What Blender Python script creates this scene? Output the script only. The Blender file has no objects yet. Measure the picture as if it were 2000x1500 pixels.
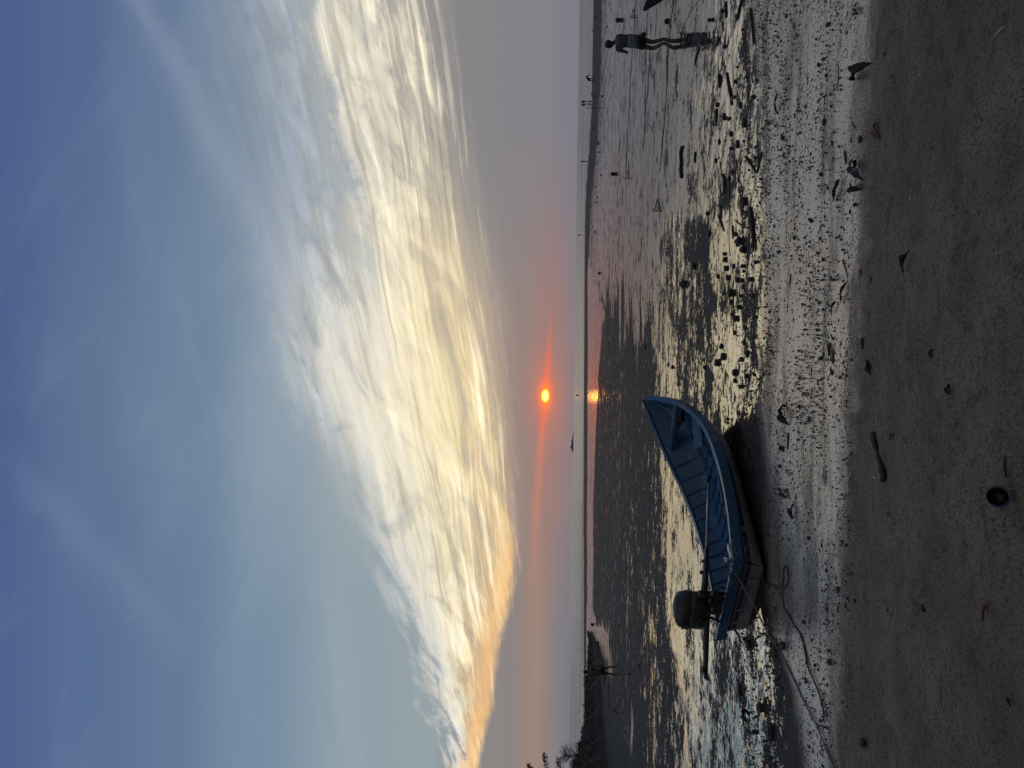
import bpy, bmesh, math, random
import numpy as np
from mathutils import Vector, Matrix, Quaternion
random.seed(7); rng = np.random.default_rng(7)
scn = bpy.context.scene
COL = scn.collection
R = math.radians

# ------------------------------------------------------------------ camera
# The photograph is a portrait picture stored on its side: the camera is rolled a quarter turn,
# so world up points to the left edge of the frame.
F, CZ, PIT, TILT = 1400.0, 2.3, math.atan(121 / 1400), 0.0143
fv = np.array([0, math.cos(PIT), math.sin(PIT)]); u0 = np.array([0, -math.sin(PIT), math.cos(PIT)]); r0 = np.array([1., 0, 0])
rv = math.cos(TILT) * r0 + math.sin(TILT) * u0
uv = -math.sin(TILT) * r0 + math.cos(TILT) * u0
CAM = np.array([0, 0, CZ])
def ray(px, py):
    d = fv * F + rv * (750 - py) + uv * (1000 - px)
    return d / np.linalg.norm(d)
def proj(P):
    q = np.asarray(P, float) - CAM
    c = np.maximum(q @ fv, 1e-3)
    return 1000 - F * (q @ uv) / c, 750 - F * (q @ rv) / c       # photo px x, y
cd = bpy.data.cameras.new('camera'); co = bpy.data.objects.new('camera', cd); COL.objects.link(co)
cd.sensor_fit = 'HORIZONTAL'; cd.sensor_width = 36; cd.lens = F / 2000 * 36
cd.clip_start = 0.05; cd.clip_end = 60000
M = Matrix(((-uv[0], rv[0], -fv[0]), (-uv[1], rv[1], -fv[1]), (-uv[2], rv[2], -fv[2]))).to_4x4()
M.translation = Vector(CAM); co.matrix_world = M
scn.camera = co

# ------------------------------------------------------------------ object helpers
def tag(o, label=None, cat=None, group=None, kind=None):
    if label: o['label'] = label
    if cat: o['category'] = cat
    if group: o['group'] = group
    if kind: o['kind'] = kind
    return o
def empty(name, loc=(0, 0, 0), rot=(0, 0, 0)):
    o = bpy.data.objects.new(name, None); COL.objects.link(o)
    o.location = loc; o.rotation_euler = rot; o.empty_display_size = .1
    return o
class MB:
    def __init__(s): s.v = []; s.f = []; s.m = []
    def add(s, vs, fs, m=0):
        b = len(s.v); s.v += [tuple(map(float, v)) for v in vs]
        for f in fs: s.f.append([b + i for i in f]); s.m.append(m)
        return s
    def box(s, c, d, rot=None, m=0):
        vs = [Vector((x * d[0] / 2, y * d[1] / 2, z * d[2] / 2)) for x in (-1, 1) for y in (-1, 1) for z in (-1, 1)]
        if rot is not None: vs = [rot @ v for v in vs]
        vs = [v + Vector(c) for v in vs]
        return s.add(vs, [(0, 1, 3, 2), (4, 6, 7, 5), (0, 4, 5, 1), (2, 3, 7, 6), (0, 2, 6, 4), (1, 5, 7, 3)], m)
    def tube(s, pts, r, n=8, m=0, closed=False, cap=True):
        pts = [Vector(p) for p in pts]; rs = r if hasattr(r, '__len__') else [r] * len(pts)
        up = Vector((0, 0, 1)); vs = []; fs = []; prev = None
        for i, p in enumerate(pts):
            a = pts[i - 1] if i else p; b = pts[i + 1] if i < len(pts) - 1 else p
            t = (b - a); t = t.normalized() if t.length > 1e-9 else Vector((1, 0, 0))
            if prev is None:
                x = t.cross(up); x = x if x.length > 1e-3 else t.cross(Vector((1, 0, 0)))
            else: x = prev - t * prev.dot(t)
            x.normalize(); prev = x; y = t.cross(x)
            for k in range(n):
                an = 2 * math.pi * k / n
                vs.append(p + (x * math.cos(an) + y * math.sin(an)) * rs[i])
        L = len(pts)
        for i in range(L - 1):
            for k in range(n):
                fs.append((i * n + k, i * n + (k + 1) % n, (i + 1) * n + (k + 1) % n, (i + 1) * n + k))
        if cap: fs += [tuple(range(n))[::-1], tuple((L - 1) * n + k for k in range(n))]
        return s.add(vs, fs, m)
    def build(s, name, mats, parent=None, smooth=True, loc=None):
        me = bpy.data.meshes.new(name); me.from_pydata(s.v, [], s.f)
        mats = mats if isinstance(mats, (list, tuple)) else [mats]
        for m in mats: me.materials.append(m)
        if len(mats) > 1: me.polygons.foreach_set('material_index', s.m)
        bm = bmesh.new(); bm.from_mesh(me); bmesh.ops.recalc_face_normals(bm, faces=bm.faces); bm.to_mesh(me); bm.free()
        if smooth: me.polygons.foreach_set('use_smooth', [True] * len(me.polygons))
        me.update()
        o = bpy.data.objects.new(name, me); COL.objects.link(o)
        if parent: o.parent = parent
        if loc is not None: o.location = loc
        return o
def bevel(o, w=.006, seg=2):
    b = o.modifiers.new('b', 'BEVEL'); b.width = w; b.segments = seg; b.limit_method = 'ANGLE'; b.angle_limit = R(35); return o
def finish(o):
    dg = bpy.context.evaluated_depsgraph_get()
    me = bpy.data.meshes.new_from_object(o.evaluated_get(dg)); old = o.data
    o.modifiers.clear(); o.data = me; return o
def sub(o, n=1):
    s_ = o.modifiers.new('s', 'SUBSURF'); s_.levels = n; s_.render_levels = n; return o
def smoothpath(pts, k=6):
    P = [Vector(p) for p in pts]; out = []
    for i in range(len(P) - 1):
        a = P[max(i - 1, 0)]; b = P[i]; c = P[i + 1]; d = P[min(i + 2, len(P) - 1)]
        for j in range(k):
            t = j / k
            out.append(.5 * ((2 * b) + (c - a) * t + (2 * a - 5 * b + 4 * c - d) * t * t + (3 * b - 3 * c + d - a) * t ** 3))
    return out + [P[-1]]

# ------------------------------------------------------------------ node helpers
class NT:
    def __init__(s, tree): s.t = tree; tree.nodes.clear()
    def n(s, ty, **kw):
        nd = s.t.nodes.new(ty)
        for k, v in kw.items(): setattr(nd, k, v)
        return nd
    def link(s, a, b): s.t.links.new(a, b)
    def put(s, sock, v):
        if isinstance(v, bpy.types.NodeSocket): s.link(v, sock)
        else: sock.default_value = v
    def m(s, op, a, b=None, c=None, clamp=False):
        nd = s.n('ShaderNodeMath', operation=op, use_clamp=clamp); s.put(nd.inputs[0], a)
        if b is not None: s.put(nd.inputs[1], b)
        if c is not None: s.put(nd.inputs[2], c)
        return nd.outputs[0]
    def add(s, a, b): return s.m('ADD', a, b)
    def sub(s, a, b): return s.m('SUBTRACT', a, b)
    def mul(s, a, b): return s.m('MULTIPLY', a, b)
    def div(s, a, b): return s.m('DIVIDE', a, b)
    def smooth(s, v, a, b, lo=0., hi=1.):
        nd = s.n('ShaderNodeMapRange', interpolation_type='SMOOTHSTEP'); s.put(nd.inputs[0], v)
        for i, x in ((1, a), (2, b), (3, lo), (4, hi)): s.put(nd.inputs[i], x)
        return nd.outputs[0]
    def lin(s, v, a, b, lo=0., hi=1.):
        nd = s.n('ShaderNodeMapRange', interpolation_type='LINEAR'); s.put(nd.inputs[0], v)
        for i, x in ((1, a), (2, b), (3, lo), (4, hi)): s.put(nd.inputs[i], x)
        return nd.outputs[0]
    def gauss(s, d, w):      # exp(-(d/w)^2)
        q = s.div(d, w); return s.m('POWER', 2.71828, s.mul(s.mul(q, q), -1.0))
    def xyz(s, x, y, z):
        nd = s.n('ShaderNodeCombineXYZ')
        for i, v in enumerate((x, y, z)): s.put(nd.inputs[i], v)
        return nd.outputs[0]
    def sep(s, v):
        nd = s.n('ShaderNodeSeparateXYZ'); s.put(nd.inputs[0], v); return nd.outputs
    def noise(s, vec, scale, detail=5., rough=.55, dist=0., lac=2.0):
        nd = s.n('ShaderNodeTexNoise'); s.put(nd.inputs['Vector'], vec)
        nd.inputs['Scale'].default_value = scale; nd.inputs['Detail'].default_value = detail
        nd.inputs['Roughness'].default_value = rough; nd.inputs['Distortion'].default_value = dist; nd.inputs['Lacunarity'].default_value = lac
        return nd.outputs['Fac']
    def mixc(s, f, a, b, mode='MIX'):
        nd = s.n('ShaderNodeMix', data_type='RGBA', blend_type=mode); s.put(nd.inputs[0], f)
        for i, v in ((6, a), (7, b)):
            if isinstance(v, tuple) and len(v) == 3: v = v + (1,)
            s.put(nd.inputs[i], v)
        return nd.outputs[2]
    def mixs(s, f, a, b):
        nd = s.n('ShaderNodeMixShader'); s.put(nd.inputs[0], f); s.link(a, nd.inputs[1]); s.link(b, nd.inputs[2]); return nd.outputs[0]
    def ramp(s, f, stops, interp='EASE'):
        nd = s.n('ShaderNodeValToRGB'); s.put(nd.inputs[0], f); cr = nd.color_ramp; cr.interpolation = interp
        while len(cr.elements) < len(stops): cr.elements.new(.5)
        for e, (p, c) in zip(cr.elements, stops): e.position = p; e.color = c if len(c) == 4 else c + (1,)
        return nd.outputs[0]
    def curve(s, f, pts):
        nd = s.n('ShaderNodeFloatCurve'); s.put(nd.inputs[1], f); c = nd.mapping.curves[0]
        while len(c.points) < len(pts): c.points.new(.5, .5)
        for p, (x, y) in zip(c.points, pts): p.location = (x, y)
        nd.mapping.update(); return nd.outputs[0]
    def bsdf(s, col=(.5, .5, .5), rough=.5, metal=0., ior=1.5, spec=.5, normal=None):
        nd = s.n('ShaderNodeBsdfPrincipled')
        if isinstance(col, tuple) and len(col) == 3: col = col + (1,)
        s.put(nd.inputs['Base Color'], col); s.put(nd.inputs['Roughness'], rough); s.put(nd.inputs['Metallic'], metal)
        s.put(nd.inputs['IOR'], ior); s.put(nd.inputs['Specular IOR Level'], spec)
        if normal is not None: s.link(normal, nd.inputs['Normal'])
        return nd.outputs[0]
    def bump(s, h, dist, strength=1., normal=None):
        nd = s.n('ShaderNodeBump'); s.put(nd.inputs['Height'], h); nd.inputs['Distance'].default_value = dist; nd.inputs['Strength'].default_value = strength
        if normal is not None: s.link(normal, nd.inputs['Normal'])
        return nd.outputs[0]
    def attr(s, name):
        nd = s.n('ShaderNodeAttribute', attribute_name=name); return nd.outputs['Fac']
    def out(s, sh): s.link(sh, s.n('ShaderNodeOutputMaterial').inputs[0])
def newmat(name):
    m = bpy.data.materials.new(name); m.use_nodes = True; return m, NT(m.node_tree)
def S(r, g, b):       # sRGB 0-255 -> linear
    f = lambda c: (c / 255 / 12.92) if c / 255 <= .04045 else ((c / 255 + .055) / 1.055) ** 2.4
    return (f(r), f(g), f(b))
def paint(name, col, rough=.5, var=.25, scale=14., bump=.002, dirt=None, metal=0., spec=.5):
    m, t = newmat(name); P = t.n('ShaderNodeTexCoord').outputs['Object']
    n1 = t.noise(P, scale, 6, .65); n2 = t.noise(P, scale * 6, 4, .6)
    c = t.mixc(t.lin(n1, .3, .7), tuple(x * (1 - var) for x in col), tuple(min(1, x * (1 + var)) for x in col))
    if dirt: c = t.mixc(t.smooth(t.noise(P, scale * .35, 8, .7), .54, .66), c, dirt)
    t.out(t.bsdf(c, t.lin(n2, .3, .7, rough - .1, min(1, rough + .12)), metal, spec=spec, normal=t.bump(t.add(n1, t.mul(n2, .5)), bump)))
    return m

# ------------------------------------------------------------------ terrain
_py = np.array([-200, -60, -10, 0, 2.0, 3.2, 4.0, 4.6, 5.2, 6, 7, 8, 9, 10, 60, 150, 4000.])
_pz = np.array([3.2, 2.0, 1.3, .84, .72, .60, .47, .34, .235, .165, .105, .055, .02, 0, 0, 0, 0])
def _herm(y):
    m = np.gradient(_pz, _py); k = np.clip(np.searchsorted(_py, y) - 1, 0, len(_py) - 2)
    h = _py[k + 1] - _py[k]; t = np.clip((y - _py[k]) / h, 0, 1)
    return (2*t**3-3*t**2+1)*_pz[k]+(t**3-2*t**2+t)*h*m[k]*.8+(-2*t**3+3*t**2)*_pz[k+1]+(t**3-t**2)*h*m[k+1]*.8
def sea_edge(x): return 172 + np.clip(x, 0, 200) * 1.1
def tz(x, y):
    x = np.asarray(x, float); y = np.asarray(y, float)
    z = np.interp(y, _py, _pz) * .5 + _herm(y) * .5
    z = np.where(y > 10, 0, z)
    z = z + .035 * np.sin(x * .55 + .6) * np.clip((8 - y) / 4, 0, 1) * np.clip((y + 1) / 3, 0, 1) + .018 * np.sin(x * 1.3 + y * .8) * np.clip((7 - y) / 3, 0, 1)
    z = z - np.clip((y - sea_edge(x)) * .012, 0, 1.5)
    return z
def G(px, py, lift=0.):
    d = ray(px, py); z = 0.
    for _ in range(14):
        t = (z - CZ) / d[2]; p = CAM + d * t; z = float(tz(p[0], p[1]))
    return Vector((p[0], p[1], z + lift))
def scale_at(p):                     # metres per photo pixel at a point
    return float((np.asarray(p) - CAM) @ fv) / F

def vnoise(x, y, seed=0):
    xi = np.floor(x).astype(np.int64); yi = np.floor(y).astype(np.int64); xf = x - xi; yf = y - yi
    def h(a, b):
        n = (a * 374761393 + b * 668265263 + seed * 144665) & 0x7fffffff
        n = ((n ^ (n >> 13)) * 1274126177) & 0x7fffffff
        return ((n ^ (n >> 16)) & 0xffff) / 65535.
    u_ = xf * xf * (3 - 2 * xf); v_ = yf * yf * (3 - 2 * yf)
    return (h(xi, yi) * (1 - u_) + h(xi + 1, yi) * u_) * (1 - v_) + (h(xi, yi + 1) * (1 - u_) + h(xi + 1, yi + 1) * u_) * v_
def fbm(x, y, o=4, seed=0):
    s_ = 0; a = .5; t = 0
    for i in range(o): s_ = s_ + a * vnoise(x * 2 ** i, y * 2 ** i, seed + i); t += a; a *= .55
    return s_ / t

def sdpoly(px, py, poly):            # signed distance to polygon in px, negative inside
    P = np.array(poly, float); d = np.full(px.shape, 1e18); ins = np.zeros(px.shape, bool)
    for i in range(len(P)):
        a = P[i]; b = P[(i + 1) % len(P)]; e = b - a
        w0 = px - a[0]; w1 = py - a[1]
        t = np.clip((w0 * e[0] + w1 * e[1]) / (e @ e + 1e-9), 0, 1)
        d = np.minimum(d, (w0 - e[0] * t) ** 2 + (w1 - e[1] * t) ** 2)
        c1 = (a[1] > py) != (b[1] > py)
        if abs(e[1]) > 1e-9: ins ^= c1 & (px < e[0] * (py - a[1]) / e[1] + a[0])
    d = np.sqrt(d); return np.where(ins, -d, d)

# how wet each stretch of the flat is (0 bare mud, 1 standing film of water); outlines traced on the ground
WET = [   # (outline, value, feather px across)
 ([(1120, -900), (1120, 1500), (1142, 1500), (1141, 900), (1141, 775), (1144, 400), (1150, 310), (1157, 200), (1160, 0), (1160, -900)], .72, 2),
 ([(1176, -900), (1174, 120), (1168, 250), (1160, 330), (1150, 450), (1149, 560), (1166, 575), (1184, 590), (1215, 600), (1250, 610), (1290, 640), (1310, 560), (1300, 480), (1310, 430), (1400, 430), (1470, 300), (1420, 120), (1400, -900)], .78, 24),
 ([(1147, 500), (1165, 560), (1182, 612), (1172, 680), (1168, 730), (1169, 775), (1166, 800), (1163, 850), (1160, 950), (1158, 1190), (1165, 1215), (1190, 1225), (1196, 1300), (1185, 1330), (1150, 1290), (1146, 1200), (1146, 900), (1147, 700)], .80, 2),
 ([(1144, 1180), (1158, 1250), (1150, 1500), (1130, 1800), (1126, 1500), (1140, 1300)], .9, 2),
 ([(1240, 560), (1262, 640), (1277, 690), (1282, 740), (1285, 800), (1288, 870), (1292, 950), (1296, 1060), (1300, 1150), (1305, 1230), (1318, 1290), (1325, 1350), (1332, 1500), (1340, 1800), (1400, 1800), (1395, 1400), (1400, 1100), (1370, 950), (1330, 820), (1326, 760), (1320, 690), (1312, 620), (1300, 560)], .66, 10),
 ([(1385, 430), (1392, 560), (1393, 640), (1392, 720), (1398, 790), (1408, 860), (1470, 900), (1462, 800), (1456, 700), (1455, 600), (1462, 480), (1465, 380)], .76, 10),
 ([(1385, 1100), (1390, 1260), (1385, 1400), (1385, 1800), (1450, 1800), (1455, 1500), (1450, 1300), (1470, 1150)], .46, 16),
 ([(1450, 1230), (1450, 1420), (1448, 1800), (1535, 1800), (1540, 1500), (1515, 1300), (1498, 1190), (1480, 1190)], .50, 16),
 ([(1455, -900), (1460, 480), (1456, 640), (1458, 760), (1440, 830), (1500, 850), (1510, 600), (1505, 300), (1480, -900)], .44, 12),
 ([(1258, 1150), (1262, 1500), (1263, 1800), (1292, 1800), (1288, 1450), (1280, 1230), (1270, 1180)], .12, 10),
 ([(1230, 1320), (1230, 1500), (1234, 1800), (1238, 1800), (1235, 1500), (1233, 1400)], .62, 1.5),
 ([(1405, 300), (1385, 430), (1395, 60), (1420, -500), (1460, -500), (1455, 200), (1460, 380), (1430, 430)], .55, 18),
]
DARK = [
 ([(1141, 1900), (1141, 775), (1144, 400), (1150, 310), (1157, 200), (1160, 0), (1160, -900), (1176, -900), (1174, 120), (1168, 250), (1161, 330), (1153, 400), (1147, 560), (1147, 775), (1146, 1000), (1145, 1200), (1143, 1500), (1143, 1900)], -.8, 1.2),
 ([(1312, 430), (1358, 420), (1366, 520), (1392, 600), (1396, 680), (1388, 760), (1400, 830), (1350, 815), (1332, 790), (1326, 720), (1318, 660), (1300, 600), (1304, 500)], .14, 18),
 ([(1318, 1320), (1330, 1360), (1330, 1440), (1322, 1560), (1290, 1560), (1300, 1400)], -.1, 5),
 ([(1224, 85), (1230, 100), (1272, 160), (1268, 190), (1262, 120)], .45, 5),
 ([(1262, 140), (1270, 165), (1276, 200), (1270, 215), (1264, 190)], .25, 3),
 ([(1324, 120), (1330, 150), (1326, 190), (1320, 205), (1320, 160)], .2, 3),
]
def build_ground():
    h = np.concatenate([np.arange(1500, 900, -4.), np.arange(900, 200, -1.7), np.arange(200, 6, -.8)])
    y = F * CZ / h; y = np.concatenate([[-200, -80, -40, -20, -10, -6, -4, -2.5, -1.2, 0, .8, 1.5], y[y > 2.05], [600., 800.]])
    t = np.linspace(-1, 1, 760); t = np.sign(t) * (.75 * abs(t) + .25 * abs(t) ** 3)
    Y, T = np.meshgrid(y, t, indexing='ij')
    half = np.where(Y > 0, .82 * Y + 4.5, 4.5 + .9 * abs(Y)); X = T * half
    ZB = tz(X, Y)
    P = np.stack([X, Y, ZB], -1).reshape(-1, 3)
    # pixel-space outlines of the puddles, laid on the ground
    zc = np.where((P @ np.eye(3))[:, 1] > 1.5, 1, 0).astype(bool)
    px, py = proj(P); px = np.where(zc, px, 4000); py = np.clip(py, -700, 2200)
    x, yy = P[:, 0], P[:, 1]
    wob = (fbm(x * .9 / np.maximum(1, yy / 12), yy * .9 / np.maximum(1, yy / 12), 4, 3) - .5)
    hh = np.maximum(px - (1121 + (750 - py) * .0143), 3)
    amp = np.clip(hh * .09, .6, 22)
    qx = px + wob * amp; qy = py + (fbm(x * .6, yy * .25, 3, 9) - .5) * 60 + (fbm(x * .10, yy * .9, 4, 19) - .5) * np.clip((1320 - px) / 60, 0, 1) * np.clip((px - 1178) / 10, 0, 1) * 300
    wet = np.full(px.shape, -.30)
    for poly, val, fe in WET:
        d = sdpoly(qx, qy, poly); a = np.clip(.5 - d / (2 * fe), 0, 1); a = a * a * (3 - 2 * a)
        wet = wet * (1 - a) + val * a
    for poly, val, fe in DARK:
        d = sdpoly(qx, qy, poly); a = np.clip(.5 - d / (2 * fe), 0, 1); a = a * a * (3 - 2 * a); wet = wet * (1 - a) + val * a
    # wet sand slope and dry sand: edges follow the shore, wobbling
    edge = np.interp(py, [-700, 0, 60, 143, 345, 450, 560, 640, 760, 900, 1000, 1150, 1300, 1500, 2200], [1735, 1705, 1702, 1697, 1690, 1688, 1676, 1668, 1662, 1655, 1648, 1640, 1634, 1632, 1620]) + (fbm(x * 1.4, yy * 1.4, 3, 21) - .5) * 26
    low = np.interp(py, [-700, 0, 250, 500, 640, 800, 1000, 1150, 1250, 1350, 1500, 2200], [1480, 1470, 1490, 1500, 1500, 1488, 1500, 1500, 1520, 1560, 1580, 1600])
    dry = np.clip(.5 + (px - edge + (fbm(x * 9, yy * 5, 3, 71) - .5) * 24) / 46, 0, 1); dry = dry * dry * (3 - 2 * dry)
    sheen = np.clip(.5 + (qx - low) / 30, 0, 1); sheen = sheen * sheen * (3 - 2 * sheen)
    strip = np.clip(.5 - sdpoly(qx, qy, [(1160, 1370), (1167, 1450), (1170, 1600), (1184, 1600), (1180, 1480), (1172, 1400)]) / 6, 0, 1)   # dry sand under the bank
    dry = np.maximum(dry, strip)
    wet = wet * (1 - dry)
    # relief
    Z = P[:, 2].copy()
    near = np.clip((11 - yy) / 6, 0, 1)
    Z += (fbm(x * 2.2, yy * 2.2, 4, 40) - .5) * .07 * dry * near + (fbm(x * 7, yy * 7, 3, 44) - .5) * .034 * dry * near
    Z += (fbm(x * 1.1, yy * 3.0, 4, 50) - .5) * .03 * near * (1 - dry) * (.25 + .75 * (1 - wet)) * sheen
    Z += (fbm(x * 5, yy * 5, 3, 60) - .5) * .03 * (1 - wet) * (1 - sheen) * (1 - dry) * np.clip((30 - yy) / 15, 0, 1)
    for fx, fy, fr, dp in FOOT:      # soft old footprints and drag hollows in the dry sand
        g = G(fx, fy); k = fr * scale_at(g)
        d2 = ((x - g.x) / (k * 1.2)) ** 2 + ((yy - g.y) / (k * 1.7)) ** 2
        Z += dry * (-dp * .75 * np.exp(-d2 * (.6 + 1.2 * fbm(x * 9, yy * 9, 2, int(fx)))))
    P[:, 2] = Z
    nr, nc = Y.shape
    i = np.arange(nr * nc).reshape(nr, nc)
    q = np.stack([i[:-1, :-1], i[:-1, 1:], i[1:, 1:], i[1:, :-1]], -1).reshape(-1, 4)
    me = bpy.data.meshes.new('ground'); me.vertices.add(len(P)); me.vertices.foreach_set('co', P.ravel())
    me.loops.add(q.size); me.loops.foreach_set('vertex_index', q.ravel().astype(np.int32))
    me.polygons.add(len(q)); me.polygons.foreach_set('loop_start', np.arange(0, q.size, 4, dtype=np.int32)); me.polygons.foreach_set('loop_total', np.full(len(q), 4, np.int32))
    me.polygons.foreach_set('use_smooth', np.ones(len(q), bool))
    me.update(); me.validate()
    for nm, arr in (('wet', wet), ('sheen', sheen), ('dry', dry)):
        a = me.attributes.new(nm, 'FLOAT', 'POINT'); a.data.foreach_set('value', arr.astype(np.float32))
    o = bpy.data.objects.new('ground', me); COL.objects.link(o); me.materials.append(ground_mat())
    return tag(o, kind='structure')
FOOT = [(1740, 130, 22, .03), (1745, 60, 18, .025), (1860, 320, 26, .03), (1790, 460, 24, .03), (1850, 150, 16, .03), (1955, 40, 20, .05), (1880, 880, 26, .025), (1960, 1010, 40, .04),
        (1900, 640, 22, .02), (1820, 1230, 26, .025), (1830, 1290, 28, .025), (1860, 1400, 26, .02), (1890, 1060, 30, .025), (1760, 1080, 24, .02), (1720, 1330, 22, .018), (1940, 1200, 24, .02),
        (1985, 330, 30, .03), (1920, 760, 26, .02), (1780, 700, 20, .02), (1950, 1440, 26, .03), (1775, 930, 22, .018), (1910, 470, 26, .025), (1740, 600, 22, .02), (1810, 20, 22, .03)]

def ground_mat():
    m, t = newmat('mudflat and sand')
    P = t.n('ShaderNodeNewGeometry').outputs['Position']; px, py, pz = t.sep(P)
    wet, sheen, dry = t.attr('wet'), t.attr('sheen'), t.attr('dry')
    flat = t.xyz(t.mul(px, .85), py, 0.)
    far = t.smooth(py, 14., 60.)
    n1 = t.noise(flat, 1.3, 10, .8, .2)
    n2 = t.noise(t.xyz(t.mul(px, .3), py, 3.), .55, 5, .6)
    n3 = t.noise(t.xyz(px, py, 7.), 9., 6, .75, .6)
    n4 = t.noise(t.xyz(t.mul(px, .8), py, 12.), 34., 4, .65)
    nn = t.add(t.mul(t.sub(n1, .5), 9.5), t.add(t.mul(t.sub(n2, .5), 2.2), t.add(t.mul(t.sub(n3, .5), t.lin(far, 0, 1, 5.0, 3.6)), t.mul(t.sub(n4, .5), t.smooth(py, 26., 8., 0., 2.2)))))
    wf = t.m('ADD', t.div(t.add(nn, t.mul(t.sub(wet, .46), 1.35)), .2), .5, clamp=True)
    # small pellets and grit on the wet slope
    vo = t.n('ShaderNodeTexVoronoi'); t.link(t.xyz(px, t.mul(py, .8), 0.), vo.inputs['Vector']); vo.inputs['Scale'].default_value = 46.
    dens = t.noise(t.xyz(t.mul(px, .7), py, 1.), 2.2, 4, .6)
    vr = t.sep(vo.outputs['Color'])[0]
    size = t.mul(t.smooth(t.add(vr, t.mul(t.sub(dens, .5), 2.4)), .35, 1.0), .48)
    pellet = t.smooth(t.sub(size, vo.outputs['Distance']), -.04, .06)
    vo2 = t.n('ShaderNodeTexVoronoi'); t.link(t.xyz(px, t.mul(py, .7), 5.), vo2.inputs['Vector']); vo2.inputs['Scale'].default_value = 20.
    v2 = t.sep(vo2.outputs['Color'])[1]
    peb2 = t.smooth(t.sub(t.mul(t.smooth(t.add(v2, t.mul(t.sub(dens, .5), 1.2)), .72, 1.), .42), vo2.outputs['Distance']), -.03, .05)
    pellet = t.m('MAXIMUM', pellet, peb2)
    grain = t.noise(P, 260., 3, .7); grain2 = t.noise(P, 62., 4, .72); mid = t.noise(P, 16., 6, .65); big = t.noise(P, 2.0, 5, .6)
    # bare mud
    mudh = t.add(t.mul(n3, .6), t.mul(n1, 1.0))
    mud = t.bsdf(t.mixc(n3, (.013, .0145, .017), (.045, .046, .048)), .7, spec=.18, normal=t.bump(t.add(mudh, t.mul(mid, .5)), .03, .9))
    # thin film of water standing on the mud
    rip = t.noise(t.xyz(t.mul(px, .6), py, 2.), 5., 3, .5)
    film = t.bsdf((.022, .023, .026), .03, ior=6.0, normal=t.bump(rip, .0035, 1.))
    flatsh = t.mixs(wf, mud, film)
    # wet sand slope, a sheen broken by pellets
    shr = t.lin(t.noise(t.xyz(t.mul(px, .45), py, 4.), 3., 5, .6), .3, .7, .16, .30)
    sand_w = t.bsdf(t.mixc(mid, (.25, .225, .18), (.39, .35, .28)), shr, ior=5.0, normal=t.bump(t.add(t.mul(grain2, .8), t.add(t.mul(mid, 1.2), big)), .0035, 1.))
    pel = t.bsdf((.020, .019, .019), .8, spec=.15, normal=t.bump(pellet, .008))
    dull = t.bsdf(t.mixc(mid, (.08, .074, .066), (.18, .166, .148)), .5, spec=.5, normal=t.bump(t.add(t.mul(grain2, .8), mid), .03, 1.))
    band = t.noise(t.xyz(t.mul(px, .35), py, 9.), 1.7, 5, .62, .4)
    dk = t.m('ADD', t.m('MULTIPLY', t.smooth(band, .51, .64), .6), t.m('MULTIPLY', t.smooth(grain2, .50, .42), t.smooth(band, .40, .58, .15, .8)), clamp=True)
    slope = t.mixs(dk, sand_w, dull)
    slope = t.mixs(t.mul(pellet, t.sub(1., dry)), slope, pel)
    low = t.mixs(sheen, flatsh, slope)
    # dry sand
    speck = t.smooth(grain, .60, .66)
    dc = t.mixc(t.lin(big, .38, .62), (.35, .305, .26), (.475, .415, .35))
    dc = t.mixc(t.mul(t.smooth(grain2, .48, .40), .75), dc, (.10, .085, .072))
    dc = t.mixc(t.mul(t.smooth(grain, .47, .38), .55), dc, (.08, .07, .06))
    dc = t.mixc(t.mul(t.smooth(mid, .47, .36), .35), dc, (.17, .145, .12))
    pit_shade = t.noise(P, 7.5, 5, .62, .4); dc = t.mixc(t.mul(t.smooth(pit_shade, .46, .36), .42), dc, (.12, .105, .092)); dc = t.mixc(t.mul(t.smooth(t.noise(P, .9, 4, .6), .52, .64), .35), dc, (.2, .175, .15))  # shading of small dents put into the sand colour, then broad darker patches
    dc = t.mixc(t.mul(speck, .7), dc, (.72, .66, .58))
    sandb = t.add(t.mul(grain, .10), t.add(t.mul(grain2, .35), t.add(t.mul(mid, 1.1), t.mul(big, 1.5))))
    sand = t.bsdf(dc, .95, spec=.1, normal=t.bump(sandb, .11, 1.))
    t.out(t.mixs(dry, low, sand))
    return m
build_ground()

# ------------------------------------------------------------------ sea
def sea():
    m, t = newmat('sea water'); P = t.n('ShaderNodeNewGeometry').outputs['Position']; px, py, pz = t.sep(P)
    w1 = t.noise(t.xyz(t.mul(px, .12), t.mul(py, .5), 0.), 1., 6, .6, .4)
    sw = t.noise(t.xyz(t.mul(px, .006), t.mul(py, .09), 2.), 1., 4, .5)
    nrm = t.bump(t.add(t.mul(w1, .5), t.mul(sw, 2.2)), .9, .8)
    lines = t.noise(t.xyz(t.mul(px, .004), t.mul(py, .05), 6.), 1., 4, .6); k = t.mul(t.smooth(lines, .46, .54), t.smooth(t.div(px, t.m('MAXIMUM', py, 1.)), .1, .36, .0, .75))
    t.out(t.mixs(k, t.bsdf((.02, .03, .04), t.lin(sw, .35, .65, .22, .34), ior=6., normal=nrm), t.bsdf((.02, .028, .04), .4, ior=1.4, normal=nrm)))
    mb = MB(); xs = [-30000, -3000, -300, 0, 300, 3000, 30000]; ys = [90, 200, 500, 2000, 10000, 40000]
    vs = [(x, y, -.055) for y in ys for x in xs]; n = len(xs)
    mb.add(vs, [(j * n + i, j * n + i + 1, (j + 1) * n + i + 1, (j + 1) * n + i) for j in range(len(ys) - 1) for i in range(n - 1)])
    return tag(mb.build('water', m), kind='structure')
sea()

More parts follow.
